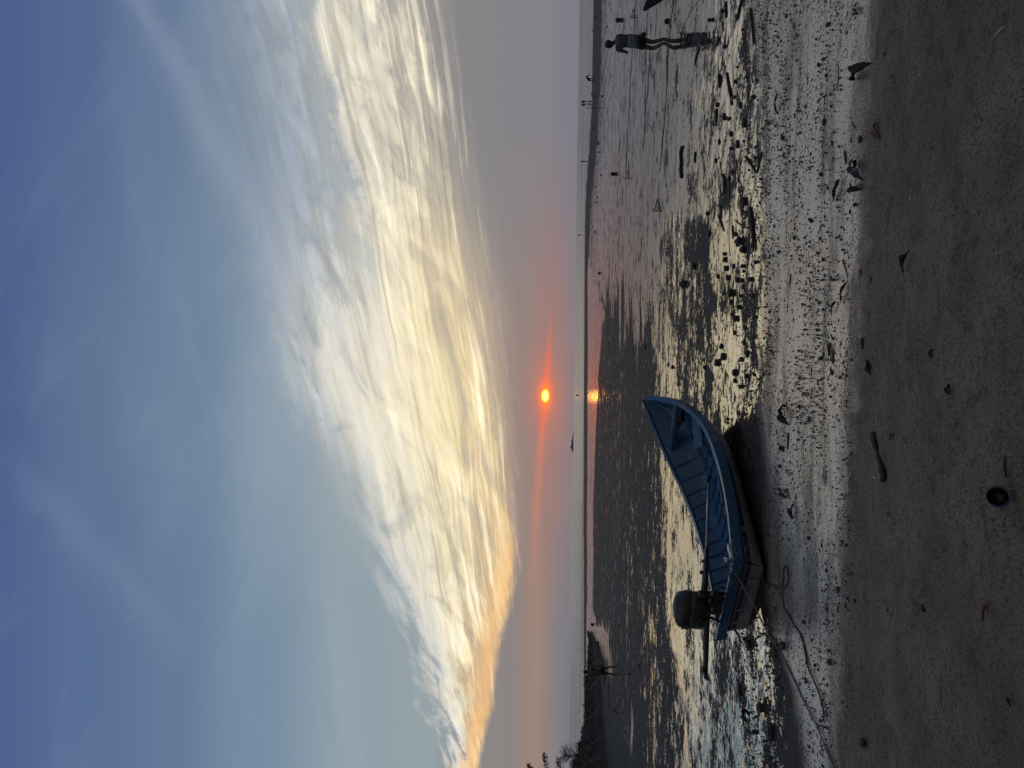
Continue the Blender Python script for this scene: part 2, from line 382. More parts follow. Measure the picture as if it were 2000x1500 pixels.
# ------------------------------------------------------------------ sky
def uvpix(px, py):
    d = ray(px, py); return d[0] / d[1], d[2] / d[1]
def sky():
    w = bpy.data.worlds.new('World'); scn.world = w; w.use_nodes = True; t = NT(w.node_tree)
    d = t.n('ShaderNodeTexCoord').outputs['Generated']; dx, dy, dz = t.sep(d)
    dyc = t.m('MAXIMUM', dy, .12)
    u = t.div(dx, dyc); v = t.div(t.m('MAXIMUM', dz, 0.), dyc)
    uc = t.lin(u, -.6, .6)
    # clear air: colour by height, a warmer / greyer column to each side
    VM = 1.0
    vn = t.m('MINIMUM', t.div(v, VM), 1.)
    mid_ = t.ramp(vn, [(0, S(138, 124, 130)), (.035, S(158, 124, 120)), (.075, S(150, 132, 128)), (.16, S(152, 148, 146)), (.30, S(158, 168, 174)), (.42, S(140, 157, 173)), (.55, S(110, 132, 160)), (.7, S(96, 117, 150)), (.86, S(77, 97, 142)), (1., S(66, 86, 136))])
    rig = t.ramp(vn, [(0, S(124, 124, 136)), (.06, S(132, 130, 137)), (.16, S(134, 132, 136)), (.26, S(150, 150, 152)), (.38, S(140, 152, 166)), (.5, S(120, 138, 160)), (.62, S(100, 120, 154)), (.74, S(84, 104, 146)), (.88, S(74, 95, 142)), (1., S(64, 84, 134))])
    lef = t.ramp(vn, [(0, S(122, 122, 134)), (.03, S(138, 128, 128)), (.055, S(150, 132, 122)), (.085, S(140, 132, 132)), (.13, S(140, 136, 138)), (.2, S(150, 162, 168)), (.32, S(140, 157, 170)), (.45, S(119, 140, 164)), (.58, S(100, 121, 154)), (.72, S(88, 110, 150)), (.86, S(78, 98, 144)), (1., S(66, 86, 136))])
    clear = t.mixc(t.smooth(u, .0, .42), mid_, rig); clear = t.mixc(t.smooth(u, -.05, -.42), clear, lef)
    # streak coordinates: a sheet of cirrus whose fibres run towards a point low on the left
    zp = t.add(v, .12)
    a_ = t.div(t.add(t.mul(u, -.845), .535), zp); b_ = t.div(t.add(t.mul(u, .535), .845), zp)
    warp = t.sub(t.noise(t.xyz(a_, b_, 0.), 1.1, 3, .5), .5)
    st = t.xyz(t.mul(a_, .55), t.add(t.mul(b_, 2.6), t.mul(warp, .9)), 0.)
    f1 = t.noise(st, 1.0, 7, .58, .5)
    f2 = t.noise(t.xyz(t.mul(a_, 1.2), t.add(t.mul(b_, 7.), t.mul(warp, 2.2)), 4.), 1.0, 6, .6, .8)
    f3 = t.noise(t.xyz(t.mul(u, 7.), t.mul(v, 9.), 1.), 1.6, 7, .62, 1.0)
    fw = t.noise(t.xyz(t.add(t.mul(u, 5.), t.mul(v, 3.)), t.sub(t.mul(v, 16.), t.mul(u, 9.)), 8.), 1.3, 7, .66, .9)
    U = [(0, 430), (200, 470), (400, 520), (600, 560), (750, 585), (850, 640), (950, 700), (1050, 735), (1150, 775), (1250, 815), (1350, 842), (1500, 862)]
    Lo = [(0, 835), (200, 865), (400, 905), (600, 945), (750, 968), (900, 988), (1000, 1002), (1100, 1005), (1200, 987), (1300, 969), (1400, 955), (1500, 932)]
    def pts(Q):
        o = sorted(((uvpix(x, y)[0] + .6) / 1.2, uvpix(x, y)[1]) for y, x in Q)
        return [(0., o[0][1])] + o + [(1., o[-1][1])]
    vU = t.curve(uc, pts(U)); vL = t.curve(uc, pts(Lo)); vU = t.add(vU, t.mul(t.sub(vU, vL), t.lin(u, -.5, .5, .13, .04)))
    vv = t.add(v, t.add(t.mul(t.sub(f1, .5), .06), t.add(t.mul(t.sub(fw, .5), .15), t.mul(t.sub(f3, .5), .12))))
    vl = t.add(v, t.add(t.mul(t.sub(f1, .5), .03), t.mul(t.sub(f3, .5), .016)))
    r = t.div(t.sub(vv, vL), t.sub(vU, vL))
    soft = t.lin(u, -.35, .1, .006, .05)          # lower edge: crisp on the left, soft to the right
    aL = t.smooth(t.sub(vl, vL), t.mul(soft, -1.), soft)
    aU = t.smooth(r, 1.12, .72)
    right = t.smooth(u, .02, .34)
    thin = t.sub(1., t.mul(t.mul(right, t.smooth(r, .40, .60)), .42))
    gap = t.sub(1., t.mul(t.mul(right, t.gauss(t.sub(r, .56), .07)), .5))
    body = t.smooth(t.add(t.mul(f1, .6), t.mul(f2, .4)), .26, .52, .52, 1.)
    mott = t.add(t.mul(t.sub(f3, .5), 3.2), t.mul(t.sub(fw, .5), 2.6))
    alpha = t.mul(t.mul(aL, aU), t.mul(thin, t.mul(body, gap)))
    alpha = t.m('MULTIPLY', alpha, t.add(1., t.mul(mott, t.smooth(r, .25, .8, .1, 1.))), clamp=True)
    rc = t.add(r, t.add(t.mul(t.sub(f2, .5), .55), t.mul(t.sub(f1, .5), .35)))
    ccol = t.ramp(t.m('MAXIMUM', t.m('MINIMUM', rc, 1.), 0.), [(0, S(206, 172, 136)), (.1, S(224, 194, 150)), (.22, S(234, 212, 168)), (.36, S(244, 230, 192)), (.5, S(242, 232, 206)), (.68, S(230, 224, 208)), (.85, S(212, 211, 204)), (1., S(192, 197, 200))])
    ccr = t.ramp(t.m('MAXIMUM', t.m('MINIMUM', rc, 1.), 0.), [(0, S(168, 160, 152)), (.15, S(190, 182, 168)), (.32, S(226, 217, 194)), (.46, S(232, 226, 208)), (.6, S(184, 189, 194)), (.8, S(170, 179, 192)), (1., S(158, 170, 188))])
    ccol = t.mixc(right, ccol, ccr)
    ccol = t.mixc(t.mul(t.smooth(f2, .53, .66), t.smooth(r, .75, .4)), ccol, S(252, 240, 210)); ccol = t.mixc(t.mul(t.smooth(f2, .48, .36), t.lin(right, 0., 1., .55, .25)), ccol, S(188, 178, 166)); ccol = t.mixc(t.mul(t.smooth(fw, .5, .36), .35), ccol, S(178, 178, 178))
    f4 = t.noise(t.xyz(t.mul(a_, 1.6), t.add(t.mul(b_, 17.), t.mul(warp, 4.)), 14.), 1.0, 6, .62, .7)
    fb = t.add(t.lin(f4, .34, .66, .88, 1.09), t.add(t.mul(t.sub(f2, .5), .9), t.mul(t.sub(fw, .5), .5)))
    fb = t.lin(u, .0, .5, 0., .35) if False else fb
    ccol = t.mixc(1., ccol, t.xyz(fb, t.add(t.mul(fb, .97), .03), t.add(t.mul(fb, .92), .08)), 'MULTIPLY')
    # golden rim along the lower left edge
    rim = t.mul(t.gauss(t.sub(t.sub(vl, vL), .012), .016), t.smooth(u, -.1, -.28))
    ccol = t.mixc(t.mul(rim, .75), ccol, S(252, 196, 128))
    glow_c = t.mul(t.gauss(t.add(u, .02), .28), t.gauss(t.sub(v, .17), .1))
    ccol = t.mixc(t.mul(glow_c, .45), ccol, S(255, 238, 190))
    clear = t.mixc(1., clear, (.985, .995, .97), 'MULTIPLY')
    col = t.mixc(t.m('MULTIPLY', alpha, t.lin(f4, .36, .6, .9, 1.05), clamp=True), clear, ccol)
    # high veils above the bank
    veil = t.mul(t.smooth(t.noise(t.xyz(t.mul(a_, .5), t.mul(b_, 2.2), 11.), 1.1, 6, .6, .6), .46, .72), t.mul(t.smooth(v, .22, .34), t.smooth(v, .75, .45)))
    col = t.mixc(t.mul(veil, .25), col, S(176, 188, 198))
    smd = t.mul(t.smooth(t.noise(t.xyz(t.mul(u, 1.6), t.add(t.mul(v, 3.2), t.mul(u, 1.1)), 21.), 1.7, 6, .6, .8), .47, .66), t.smooth(v, .2, .4))
    col = t.mixc(t.mul(smd, .06), col, S(170, 182, 200))
    (ua, va), (ub, vb) = uvpix(285, 20), uvpix(575, 575)
    sl = (vb - va) / (ub - ua); nn_ = math.hypot(1, sl)
    dl = t.div(t.sub(t.sub(v, va), t.mul(t.sub(u, ua), sl)), nn_)
    dl = t.add(dl, t.mul(t.sub(f3, .5), .045))
    st1 = t.mul(t.gauss(dl, t.lin(u, .1, .55, .035, .018)), t.mul(t.smooth(u, .02, .2), t.lin(f1, .3, .7, .5, 1.)))
    col = t.mixc(t.mul(st1, .24), col, S(176, 184, 200))
    (ua, va), (ub, vb) = uvpix(120, 1000), uvpix(330, 1240)
    sl = (vb - va) / (ub - ua); nn_ = math.hypot(1, sl)
    dl = t.add(t.div(t.sub(t.sub(v, va), t.mul(t.sub(u, ua), sl)), nn_), t.mul(t.sub(f3, .5), .06))
    st2 = t.mul(t.gauss(dl, .03), t.mul(t.smooth(u, -.08, -.2), t.smooth(u, -.46, -.32)))
    col = t.mixc(t.mul(st2, .16), col, S(140, 152, 178))
    # the low sun behind thin bars of cloud
    us, vs = uvpix(1065, 773)
    du = t.sub(u, us); dv = t.sub(v, vs)
    wob = t.mul(t.sub(t.noise(t.xyz(t.mul(u, 6.), t.mul(v, 60.), 0.), 1.3, 4, .6), .5), 1.)
    bar = t.noise(t.xyz(t.mul(u, 5.), t.mul(t.add(v, t.mul(u, .06)), 260.), 2.), 1., 4, .6)
    haze = t.mul(t.gauss(du, .17), t.gauss(t.sub(dv, -.006), .036))
    col = t.mixc(t.mul(haze, .17), col, S(196, 128, 108))
    wide = t.mul(t.gauss(du, .045), t.gauss(dv, .02))
    col = t.mixc(t.mul(wide, .5), col, S(238, 122, 92))
    dline = t.add(t.add(dv, t.mul(du, .062)), t.mul(wob, .003))
    absu = t.m('ABSOLUTE', du)
    slit = t.mul(t.gauss(dline, t.lin(absu, 0., .09, .0070, .0022)), t.smooth(absu, .15, .0, 0., 1.))
    slit = t.mul(slit, t.smooth(bar, .25, .5, .35, 1.))
    col = t.mixc(t.m('MINIMUM', t.mul(slit, .72), 1.), col, S(246, 116, 78))
    hot = t.mul(t.gauss(du, .016), t.gauss(dv, .0075)); hot = t.mul(hot, t.smooth(bar, .2, .5, .5, 1.))
    col = t.mixc(hot, col, (1.5, .30, .03))
    disc = t.m('POWER', t.add(t.mul(t.mul(du, du), 1 / .0062 ** 2), t.mul(t.mul(dv, dv), 1 / .0036 ** 2)), 1.5)
    disc = t.mul(t.m('POWER', 2.71828, t.mul(disc, -1.)), t.smooth(bar, .15, .4, .55, 1.))
    col = t.mixc(disc, col, (13., 6.6, .5))
    (ub, vb) = uvpix(1048, 1400)          # pale rose bar low on the left
    pink = t.mul(t.gauss(t.add(t.sub(v, vb), t.mul(t.sub(f1, .5), .01)), .012), t.smooth(u, -.1, -.3))
    col = t.mixc(t.mul(pink, .36), col, S(172, 138, 122))
    (ub, vb) = uvpix(1050, 960)
    pk2 = t.mul(t.gauss(t.add(t.sub(v, vb), t.mul(t.sub(u, ub), .05)), t.mul(t.add(.2, bar), .009)), t.mul(t.smooth(u, -.03, -.1), t.smooth(u, -.34, -.14)))
    col = t.mixc(t.mul(pk2, .42), col, S(214, 134, 112))
    # unseen sky behind and overhead, brightened to light the sand; a trace of Nishita
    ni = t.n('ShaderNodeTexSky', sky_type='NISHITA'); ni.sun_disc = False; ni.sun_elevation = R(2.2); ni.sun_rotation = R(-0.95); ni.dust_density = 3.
    back_fill = t.ramp(t.m('MAXIMUM', dz, 0.), [(0, (.028, .028, .03)), (.25, (.05, .05, .054)), (.6, (.19, .183, .188)), (1., (.33, .315, .32))])
    back_fill = t.mixc(1., back_fill, t.mixc(.004, (0, 0, 0), ni.outputs[0]), 'ADD')
    col = t.mixc(t.smooth(dy, .46, .02), col, back_fill)
    below = t.smooth(dz, -.002, -.02)
    col = t.mixc(below, col, (.02, .02, .022))
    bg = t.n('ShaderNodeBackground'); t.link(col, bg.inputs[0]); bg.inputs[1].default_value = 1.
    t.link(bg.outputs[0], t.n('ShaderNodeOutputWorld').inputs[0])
    w.cycles.sampling_method = 'MANUAL'; w.cycles.sample_map_resolution = 1024
    sd = bpy.data.lights.new('sun', 'SUN'); sd.energy = .0006; sd.angle = R(1.2); sd.color = (1., .45, .12)
    so = bpy.data.objects.new('sun', sd); COL.objects.link(so)
    so.rotation_euler = Vector(-ray(1065, 773)).to_track_quat('-Z', 'Y').to_euler()
sky()
scn.view_settings.view_transform = 'Standard'; scn.view_settings.look = 'None'; scn.view_settings.exposure = 0; scn.view_settings.gamma = 1
scn.cycles.use_denoising = False
scn.cycles.max_bounces = 6; scn.cycles.sample_clamp_indirect = 12
#@@OBJECTS
# ------------------------------------------------------------------ materials
def leafy(name, a, b, rough=.6):
    m, t = newmat(name); P = t.n('ShaderNodeTexCoord').outputs['Object']
    t.out(t.bsdf(t.mixc(t.noise(P, 1.7, 4), a, b), rough, spec=.3)); return m
M_blue = paint('weathered blue boat paint', (.009, .062, .145), .42, .3, 9., .0015, (.06, .13, .22))
M_blue2 = paint('pale blue boat paint', (.04, .12, .22), .45, .25, 9., .0015)
M_rim = paint('blue gunwale paint', (.02, .085, .17), .38, .3, 11., .0015, (.10, .15, .19))
M_white = paint('scuffed white hull paint', (.165, .168, .18), .45, .25, 6., .002, (.20, .19, .18))
M_navy = paint('navy stripe paint', (.014, .02, .075), .4, .25, 12., .001)
M_red = paint('dark red stripe paint', (.08, .012, .011), .45, .35, 16., .001, (.05, .02, .02))
M_boot = paint('black bottom paint', (.018, .019, .022), .7, .3, 8., .003)
M_black = paint('black rubber', (.016, .016, .018), .45, .3, 20., .001)
M_cloth = paint('dark engine cover', (.016, .018, .026), .55, .35, 8., .006)
M_iron = paint('greasy dark steel', (.05, .05, .055), .35, .3, 30., .0006, (.10, .06, .035), metal=.7)
M_galv = paint('worn grey metal', (.36, .37, .38), .35, .25, 25., .0005, metal=.8)
M_rope = paint('grey rope', (.20, .19, .17), .85, .3, 90., .001)
M_rope2 = paint('muddy rope', (.05, .048, .045), .85, .3, 90., .001)
M_stone = paint('wet dark stone', (.045, .043, .043), .5, .35, 18., .006)
M_mud = paint('mud clod', (.05, .047, .046), .75, .35, 40., .006)
M_wood = paint('waterlogged wood', (.035, .03, .028), .7, .4, 25., .004)
M_dry = paint('pale dry twig', (.34, .31, .27), .8, .3, 40., .001)
M_leaf = paint('brown dead leaf', (.034, .028, .025), .85, .5, 30., .003, spec=.12)
M_leafred = paint('rust red dead leaf', (.10, .03, .022), .55, .4, 40., .003)
M_shell = paint('bleached shell', (.6, .57, .52), .4, .15, 60., .001)
M_skin = paint('tanned skin', (.10, .058, .040), .55, .1, 20., .0005)
M_hair = paint('black hair', (.012, .011, .012), .45, .3, 60., .004)
M_shirtg = paint('grey blue shirt', (.065, .075, .098), .85, .2, 20., .003)
M_shirtl = paint('light blue shirt', (.12, .155, .22), .85, .15, 20., .003)
M_short = paint('black shorts', (.013, .013, .016), .8, .25, 20., .003)
M_shortn = paint('navy shorts', (.018, .024, .055), .8, .25, 20., .003)
M_bark = paint('rough bark', (.055, .045, .037), .85, .4, 14., .01)
M_crown = leafy('needle foliage', (.03, .045, .028), (.07, .09, .05))
M_crown2 = leafy('broad foliage', (.028, .05, .026), (.06, .085, .04))
M_cover = leafy('bank undergrowth', (.02, .026, .018), (.05, .058, .04))
M_bank = paint('dark earth bank', (.04, .037, .034), .9, .4, 2.5, .05)
M_isle = paint('distant island scrub', (.10, .105, .11), .9, .3, .01, .5)
M_cap = paint('black plastic', (.014, .015, .02), .35, .2, 30., .0005)
M_lens = paint('dark blue rim', (.03, .05, .11), .35, .2, 30., .0005)
def striped():
    m, t = newmat('red striped shirt'); P = t.n('ShaderNodeTexCoord').outputs['Object']
    z = t.sep(P)[2]; f = t.smooth(t.m('SINE', t.mul(z, 78.)), -.2, .2)
    t.out(t.bsdf(t.mixc(f, (.07, .035, .03), (.17, .085, .06)), .85)); return m
M_stripe = striped()
def plastic():
    m, t = newmat('clear crumpled plastic'); nd = t.n('ShaderNodeBsdfPrincipled')
    nd.inputs['Base Color'].default_value = (.75, .76, .76, 1); nd.inputs['Roughness'].default_value = .18; nd.inputs['Transmission Weight'].default_value = .55
    t.out(nd.outputs[0]); return m
M_plastic = plastic()
def panelmat():
    m, t = newmat('solar cells'); P = t.n('ShaderNodeTexCoord').outputs['Object']; x, y, z = t.sep(P)
    def ln(c, n): return t.smooth(t.m('ABSOLUTE', t.sub(t.m('FRACT', t.mul(c, n)), .5)), .44, .47)
    t.out(t.bsdf(t.mixc(t.m('MAXIMUM', ln(x, 18.), ln(y, 22.)), (.02, .035, .09), (.42, .45, .48)), .25)); return m
M_panel = panelmat()

# ------------------------------------------------------------------ boats
SS = np.array([0, .2, .4, .6, .75, .88, 1.0])
BW = np.array([.63, .722, .79, .771, .627, .363, .03])
BZ = np.array([.468, .405, .411, .506, .694, .915, 1.133])
def cubic(X, V, s):
    m = np.gradient(V, X); s = min(max(s, X[0]), X[-1]); k = min(max(int(np.searchsorted(X, s)) - 1, 0), len(X) - 2)
    h = X[k + 1] - X[k]; t = (s - X[k]) / h
    return (2*t**3-3*t**2+1)*V[k]+(t**3-2*t**2+t)*h*m[k]+(-2*t**3+3*t**2)*V[k+1]+(t**3-t**2)*h*m[k+1]
L_BOAT = 4.251
def bw(s): return max(cubic(SS, BW, s), .012)
def bz(s): return cubic(SS, BZ, s)
CS = np.array([0, .2, .4, .6, .75, .86, .94, 1.])
CW = np.array([.53, .60, .63, .55, .36, .17, .06, .006]); CZH = np.array([.115, .12, .125, .16, .27, .48, .74, 1.10])
KZ = np.array([.0, -.01, -.01, -.005, .02, .30, .62, 1.06])
def cw(s): return max(cubic(CS, CW, s), .004)
def cz(s): return min(cubic(CS, CZH, s), bz(s) - .02)
def kz(s): return min(cubic(CS, KZ, s), cz(s) - .01)
def boat(root, main=True, mats=None):
    hullm = mats or [M_white, M_red, M_navy, M_boot, M_rim]
    N = 64; st = [i / N for i in range(N + 1)]
    fr = [0, .33, .42, .455, .61, .8, 1.]; fm = [4, 1, 0, 2, 0, 0]
    mb = MB(); rows = []
    for s in st:
        ring = []
        for sd in (-1, 1):
            w, z, c, zc, zk = bw(s), bz(s), cw(s), cz(s), kz(s)
            col = [(s * L_BOAT, sd * (w + (c - w) * f + .012 * math.sin(math.pi * f)), z + (zc - z) * f) for f in fr]
            col += [(s * L_BOAT, sd * c * .55, zc + (zk - zc) * .6), (s * L_BOAT, 0, zk)]
            ring.append(col)
        rows.append(ring)
    for side in (0, 1):
        for i in range(N):
            a, b = rows[i][side], rows[i + 1][side]
            for j in range(len(a) - 1):
                mi = fm[j] if j < 6 else 3
                if mi == 2 and .10 < st[i] < .125: mi = 0
                if mi == 2 and st[i] > .9: mi = 0
                mb.add([a[j], a[j + 1], b[j + 1], b[j]], [(0, 1, 2, 3)], mi)
    hull = mb.build('hull', hullm, root)
    bm = bmesh.new(); bm.from_mesh(hull.data); bmesh.ops.remove_doubles(bm, verts=bm.verts, dist=.0004); bmesh.ops.recalc_face_normals(bm, faces=bm.faces); bm.to_mesh(hull.data); bm.free()
    # plank seam along the side
    mb = MB(); mb.tube([(s * L_BOAT, -(cw(s) + (bw(s) - cw(s)) * .26 + .012), cz(s) + (bz(s) - cz(s)) * .26 + .02 * s) for s in np.linspace(.02, .8, 30)], .006, 5)
    mb.tube([(s * L_BOAT, (cw(s) + (bw(s) - cw(s)) * .26 + .012), cz(s) + (bz(s) - cz(s)) * .26 + .02 * s) for s in np.linspace(.02, .8, 30)], .006, 5)
    mb.build('rubbing_strake', M_white if main else hullm[0], hull)
    # transom with its painted panels
    mb = MB(); W0, Z0, C0, ZC0 = bw(0), bz(0), cw(0), cz(0)
    ys = [-1, -.86, -.80, -.30, -.26, .34, .40, .72, .80, .94, 1.]
    for j in range(6):
        for i in range(len(ys) - 1):
            q = []
            for f, y in ((fr[j], ys[i]), (fr[j], ys[i + 1]), (fr[j + 1], ys[i + 1]), (fr[j + 1], ys[i])):
                hw = W0 + (C0 - W0) * f; q.append((-.004 - .02 * (1 - f), y * hw, Z0 + (ZC0 - Z0) * f))
            mi = fm[j]
            if mi == 2 and i in (3, 5, 7, 9): mi = 0
            if mi == 1 and i == 3: mi = 0
            mb.add(q, [(0, 1, 2, 3)], mi)
    mb.add([(-.004, -C0, ZC0), (-.004, C0, ZC0), (-.004, .55 * C0, ZC0 + (kz(0) - ZC0) * .6), (-.004, 0, kz(0)), (-.004, -.55 * C0, ZC0 + (kz(0) - ZC0) * .6)], [(0, 1, 2, 3, 4)], 3)
    mb.build('transom', hullm, root, smooth=False)
    # inner lining, set in from the planking, with a flat floor
    mb = MB(); rows = []
    def inner(s):
        w, z = bw(s) - .045, bz(s) - .015; zf = max(cz(s) + .03, kz(s) + .09); c = max(cw(s) - .03, .01); w = max(w, .012)
        return [(s * L_BOAT, sd * y, zz) for sd, y, zz in ((-1, w, z), (-1, w + (c - w) * .5, z + (zf - z) * .5), (-1, w + (c - w) * .92, z + (zf - z) * .9), (-1, c * .88, zf), (0, 0, zf), (1, c * .88, zf), (1, w + (c - w) * .92, z + (zf - z) * .9), (1, w + (c - w) * .5, z + (zf - z) * .5), (1, w, z))]
    st2 = np.linspace(.012, .985, 54)
    I = [inner(s) for s in st2]; n = 9
    mb.add([p for r_ in I for p in r_], [(i * n + j, i * n + j + 1, (i + 1) * n + j + 1, (i + 1) * n + j) for i in range(len(st2) - 1) for j in range(n - 1)])
    mb.add(I[0], [tuple(range(n))])
    mb.build('inner_lining', M_blue if main else hullm[4], root)
    # gunwale: a plank capping the sheer, its outer face turned to the viewer
    mb = MB(); prof = [(.022, .012), (.022, -.105), (.0, -.11), (-.02, -.03), (-.058, -.03), (-.06, .012)]
    for sd in (-1, 1):
        rr = []
        for s in np.linspace(-.018, 1.0, 70):
            w, z = bw(max(s, 0)), bz(max(s, 0)); k = min(1, (1.002 - s) / .05) * .8 + .2
            rr.append([(s * L_BOAT, sd * max(w + dy * k, .003), z + dz * (.6 + .4 * k)) for dy, dz in prof])
        n = len(prof)
        mb.add([p for r_ in rr for p in r_], [(i * n + j, i * n + (j + 1) % n, (i + 1) * n + (j + 1) % n, (i + 1) * n + j) for i in range(len(rr) - 1) for j in range(n)] + [tuple(range(n)), tuple((len(rr) - 1) * n + j for j in range(n))])
    g = mb.build('gunwale', M_rim if main else hullm[4], root, smooth=False); bevel(g, .004, 2)
    mb = MB()
    for a, b in zip(np.linspace(-1.08, 1.0, 9), np.linspace(-.82, 1.26, 9)): pass
    mb.box((-.045, .02, bz(0) - .02), (.055, 2 * W0 + .14, .07)); mb.box((-.052, .02, bz(0) - .075), (.03, 2 * W0 + .1, .06))
    bevel(mb.build('transom_cap', M_rim if main else hullm[4], root, smooth=False), .006, 2)
    if not main: return
    # ribs
    for k in range(12):
        s = .741 - .061 * (k - .0)
        if s < .05: break
        P = inner(s); pts = [(p[0], p[1] * .985, p[2] + (.012 if 2 < j < 6 else 0)) for j, p in enumerate(P)]
        MB().tube(smoothpath(pts, 3), .017, 6).build('rib', M_blue, root)
    for y in (-.28, 0., .28):
        mb = MB(); mb.tube([(s * L_BOAT, y * min(1, cw(s) / .5), max(cz(s) + .03, kz(s) + .09) + .008) for s in np.linspace(.03, .82, 24)], .011, 5); mb.build('stringer', M_blue, root)
    s = .82; w = bw(s) - .03
    bevel(MB().box((s * L_BOAT, 0, bz(s) - .10), (.10, 2 * w, .035)).build('thwart', M_blue2, root, smooth=False), .006)
    bevel(MB().box((s * L_BOAT - .075, 0, bz(s) - .15), (.03, 2 * w - .05, .09)).build('thwart', M_blue, root, smooth=False), .006)
    s = .70; q = Quaternion((0, 0, 1), -.32) @ Quaternion((1, 0, 0), -.9)
    bevel(MB().box((s * L_BOAT, -.30, bz(s) - .2), (.66, .045, .16), q.to_matrix()).build('knee_board', M_blue2, root, smooth=False), .004)
    # eyebolts along the inner edge
    for s in (.2, .32, .55, .63, .71, .79, .86): MB().tube([(s * L_BOAT + .03 * math.cos(a), -(bw(s) - .07), bz(s) - .03 + .03 * math.sin(a)) for a in np.linspace(0, 2 * math.pi, 10)], .005, 5).build('lashing_eye', M_galv, root)

hd = .562
boat_root = empty('fishing_boat', (-2.514, 8.763, 0), (.029, 0, math.pi / 2 - hd))
tag(boat_root, 'blue and white wooden fishing boat aground on the wet flat, outboard at its stern', 'boat')
boat(boat_root)
BM_ = Matrix.Translation((-2.514, 8.763, 0)) @ Matrix.Rotation(math.pi / 2 - hd, 4, 'Z') @ Matrix.Rotation(.029, 4, 'X')
BI = BM_.inverted()
def BW_(x, y, z): return BM_ @ Vector((x, y, z))
def bpx(px, py, y=0.):       # boat-local point on the plane local y = const seen at a photo pixel
    o = BI @ Vector(CAM); d = BI.to_3x3() @ Vector(ray(px, py)); t = (y - o.y) / d.y; return o + d * t

# long tail engine: a covered block on the transom, tiller forward, shaft aft
def blob(mb, c, d, seed=0, amp=.12, n=3, m=0, shape=None, rot=None):
    bm = bmesh.new(); bmesh.ops.create_icosphere(bm, subdivisions=n, radius=1.)
    r_ = random.Random(seed); off = [r_.uniform(-9, 9) for _ in range(3)]
    from mathutils import noise as nz
    vs = []
    for v in bm.verts:
        p = v.co.copy(); k = 1 + amp * nz.noise(p * 1.6 + Vector(off)) + amp * .5 * nz.noise(p * 4 + Vector(off))
        if shape: p = Vector([math.copysign(abs(a) ** shape, a) for a in p])
        p = Vector((p.x * d[0], p.y * d[1], p.z * d[2])) * k
        if rot is not None: p = rot @ p
        vs.append(p + Vector(c))
    mb.add(vs, [[v.index for v in f.verts] for f in bm.faces], m); bm.free(); return mb
P0 = bpx(1385, 932); P1 = bpx(1380, 1080); P2 = bpx(1376, 1150); P3 = bpx(1378, 1311)
E0 = bpx(1350, 1188)
eng = blob(MB(), (E0.x - .01, 0.02, .83), (.175, .205, .15), 4, .12, 4, shape=.7).build('engine', paint('oily brown engine block', (.016, .012, .011), .4, .5, 18., .01), boat_root)
cwl = blob(MB(), (E0.x + .01, 0.03, .95), (.185, .208, .14), 9, .10, 4, shape=.72)
cwl.v = [(x, y, z if z > .90 else .90 + (z - .90) * .35) for x, y, z in cwl.v]
cwl.build('engine_cowl', M_cloth, eng)
mb = MB(); mb.tube([(E0.x - .2, .02, .87), (E0.x - .21, .1, .95), (E0.x - .15, .18, 1.0)], .012, 6); mb.build('pull_cord', M_rope2, eng)
mb = MB(); mb.tube([P0, P0.lerp(P1, .5) + Vector((0, 0, .004)), P1], [.016, .018, .02], 8); tl = mb.build('tiller', M_galv, eng)
MB().tube([P0.lerp(P1, .94), P2, P2 + Vector((-.25, 0, .03))], [.028, .042, .045], 10).build('tiller_clamp', M_black, eng)
mb = MB(); mb.tube([P2 + Vector((-.1, 0, 0)), (E0.x - .1, 0, P2.z + .035), P3], [.046, .04, .026], 10); mb.build('propeller_shaft', M_iron, eng)
ax = (P3 - P2).normalized(); sx = Vector((0, 1, 0)); sz = ax.cross(sx)
mb = MB()
mb.tube([P3 - ax * .02, P3 + ax * .09], [.028, .016], 8)
for k in range(2):
    a = k * math.pi + .25; rd = sx * math.cos(a) + sz * math.sin(a); tn = ax.cross(rd)
    mb.add([P3 + rd * .02 - tn * .015, P3 + rd * .07 - tn * .03 + ax * .02, P3 + rd * .11 + ax * .04, P3 + rd * .075 + tn * .03 + ax * .05, P3 + rd * .02 + tn * .015 + ax * .04], [(0, 1, 2, 3, 4)])
pr = mb.build('propeller', M_iron, eng); so_ = pr.modifiers.new('t', 'SOLIDIFY'); so_.thickness = .006
for px_, py_ in ((1374, 1096), (1370, 1118)):
    c = bpx(px_, py_); MB().tube([c + Vector((0, 0, -.03)), c + Vector((0, 0, .02))], [.02, .024], 8).build('clamp_bolt', M_black, eng)
c = bpx(1384, 935, -.02); mb = MB(); mb.tube([c + Vector((0, 0, -.005)), c + Vector((.012, 0, .005))], [.06, .06], 16); mb.build('throttle_disc', M_blue2, eng)
mb = MB(); A = Vector((.02, -.02, bz(0) + .02)); 
mb.tube(smoothpath([(.06, .02, bz(0) - .03), (.06, .02, .70), (.02, .02, .74)], 3), .022, 8)
mb.tube(smoothpath([(-.08, -.22, .50), (-.08, -.22, .60), (-.08, .0, .61), (-.08, .0, .49)], 5), .013, 6)
mb.box((-.07, .05, .58), (.08, .3, .16))
mb.build('engine_bracket', M_iron, eng)
hp = [bpx(1384, 1208, .1), bpx(1388, 1214, .12)]
hose = [BW_(-.15, .22, .60)] + [G(1452, 1254, .03)]
a_, b_ = hose[0], hose[1]; md = a_.lerp(b_, .45) + Vector((0, 0, -.10))
inv = lambda p: BI @ p
MB().tube(smoothpath([inv(a_ + Vector((0, 0, .03))), inv(a_), inv(md), inv(b_)], 8), .016, 8).build('fuel_hose', M_black, eng)

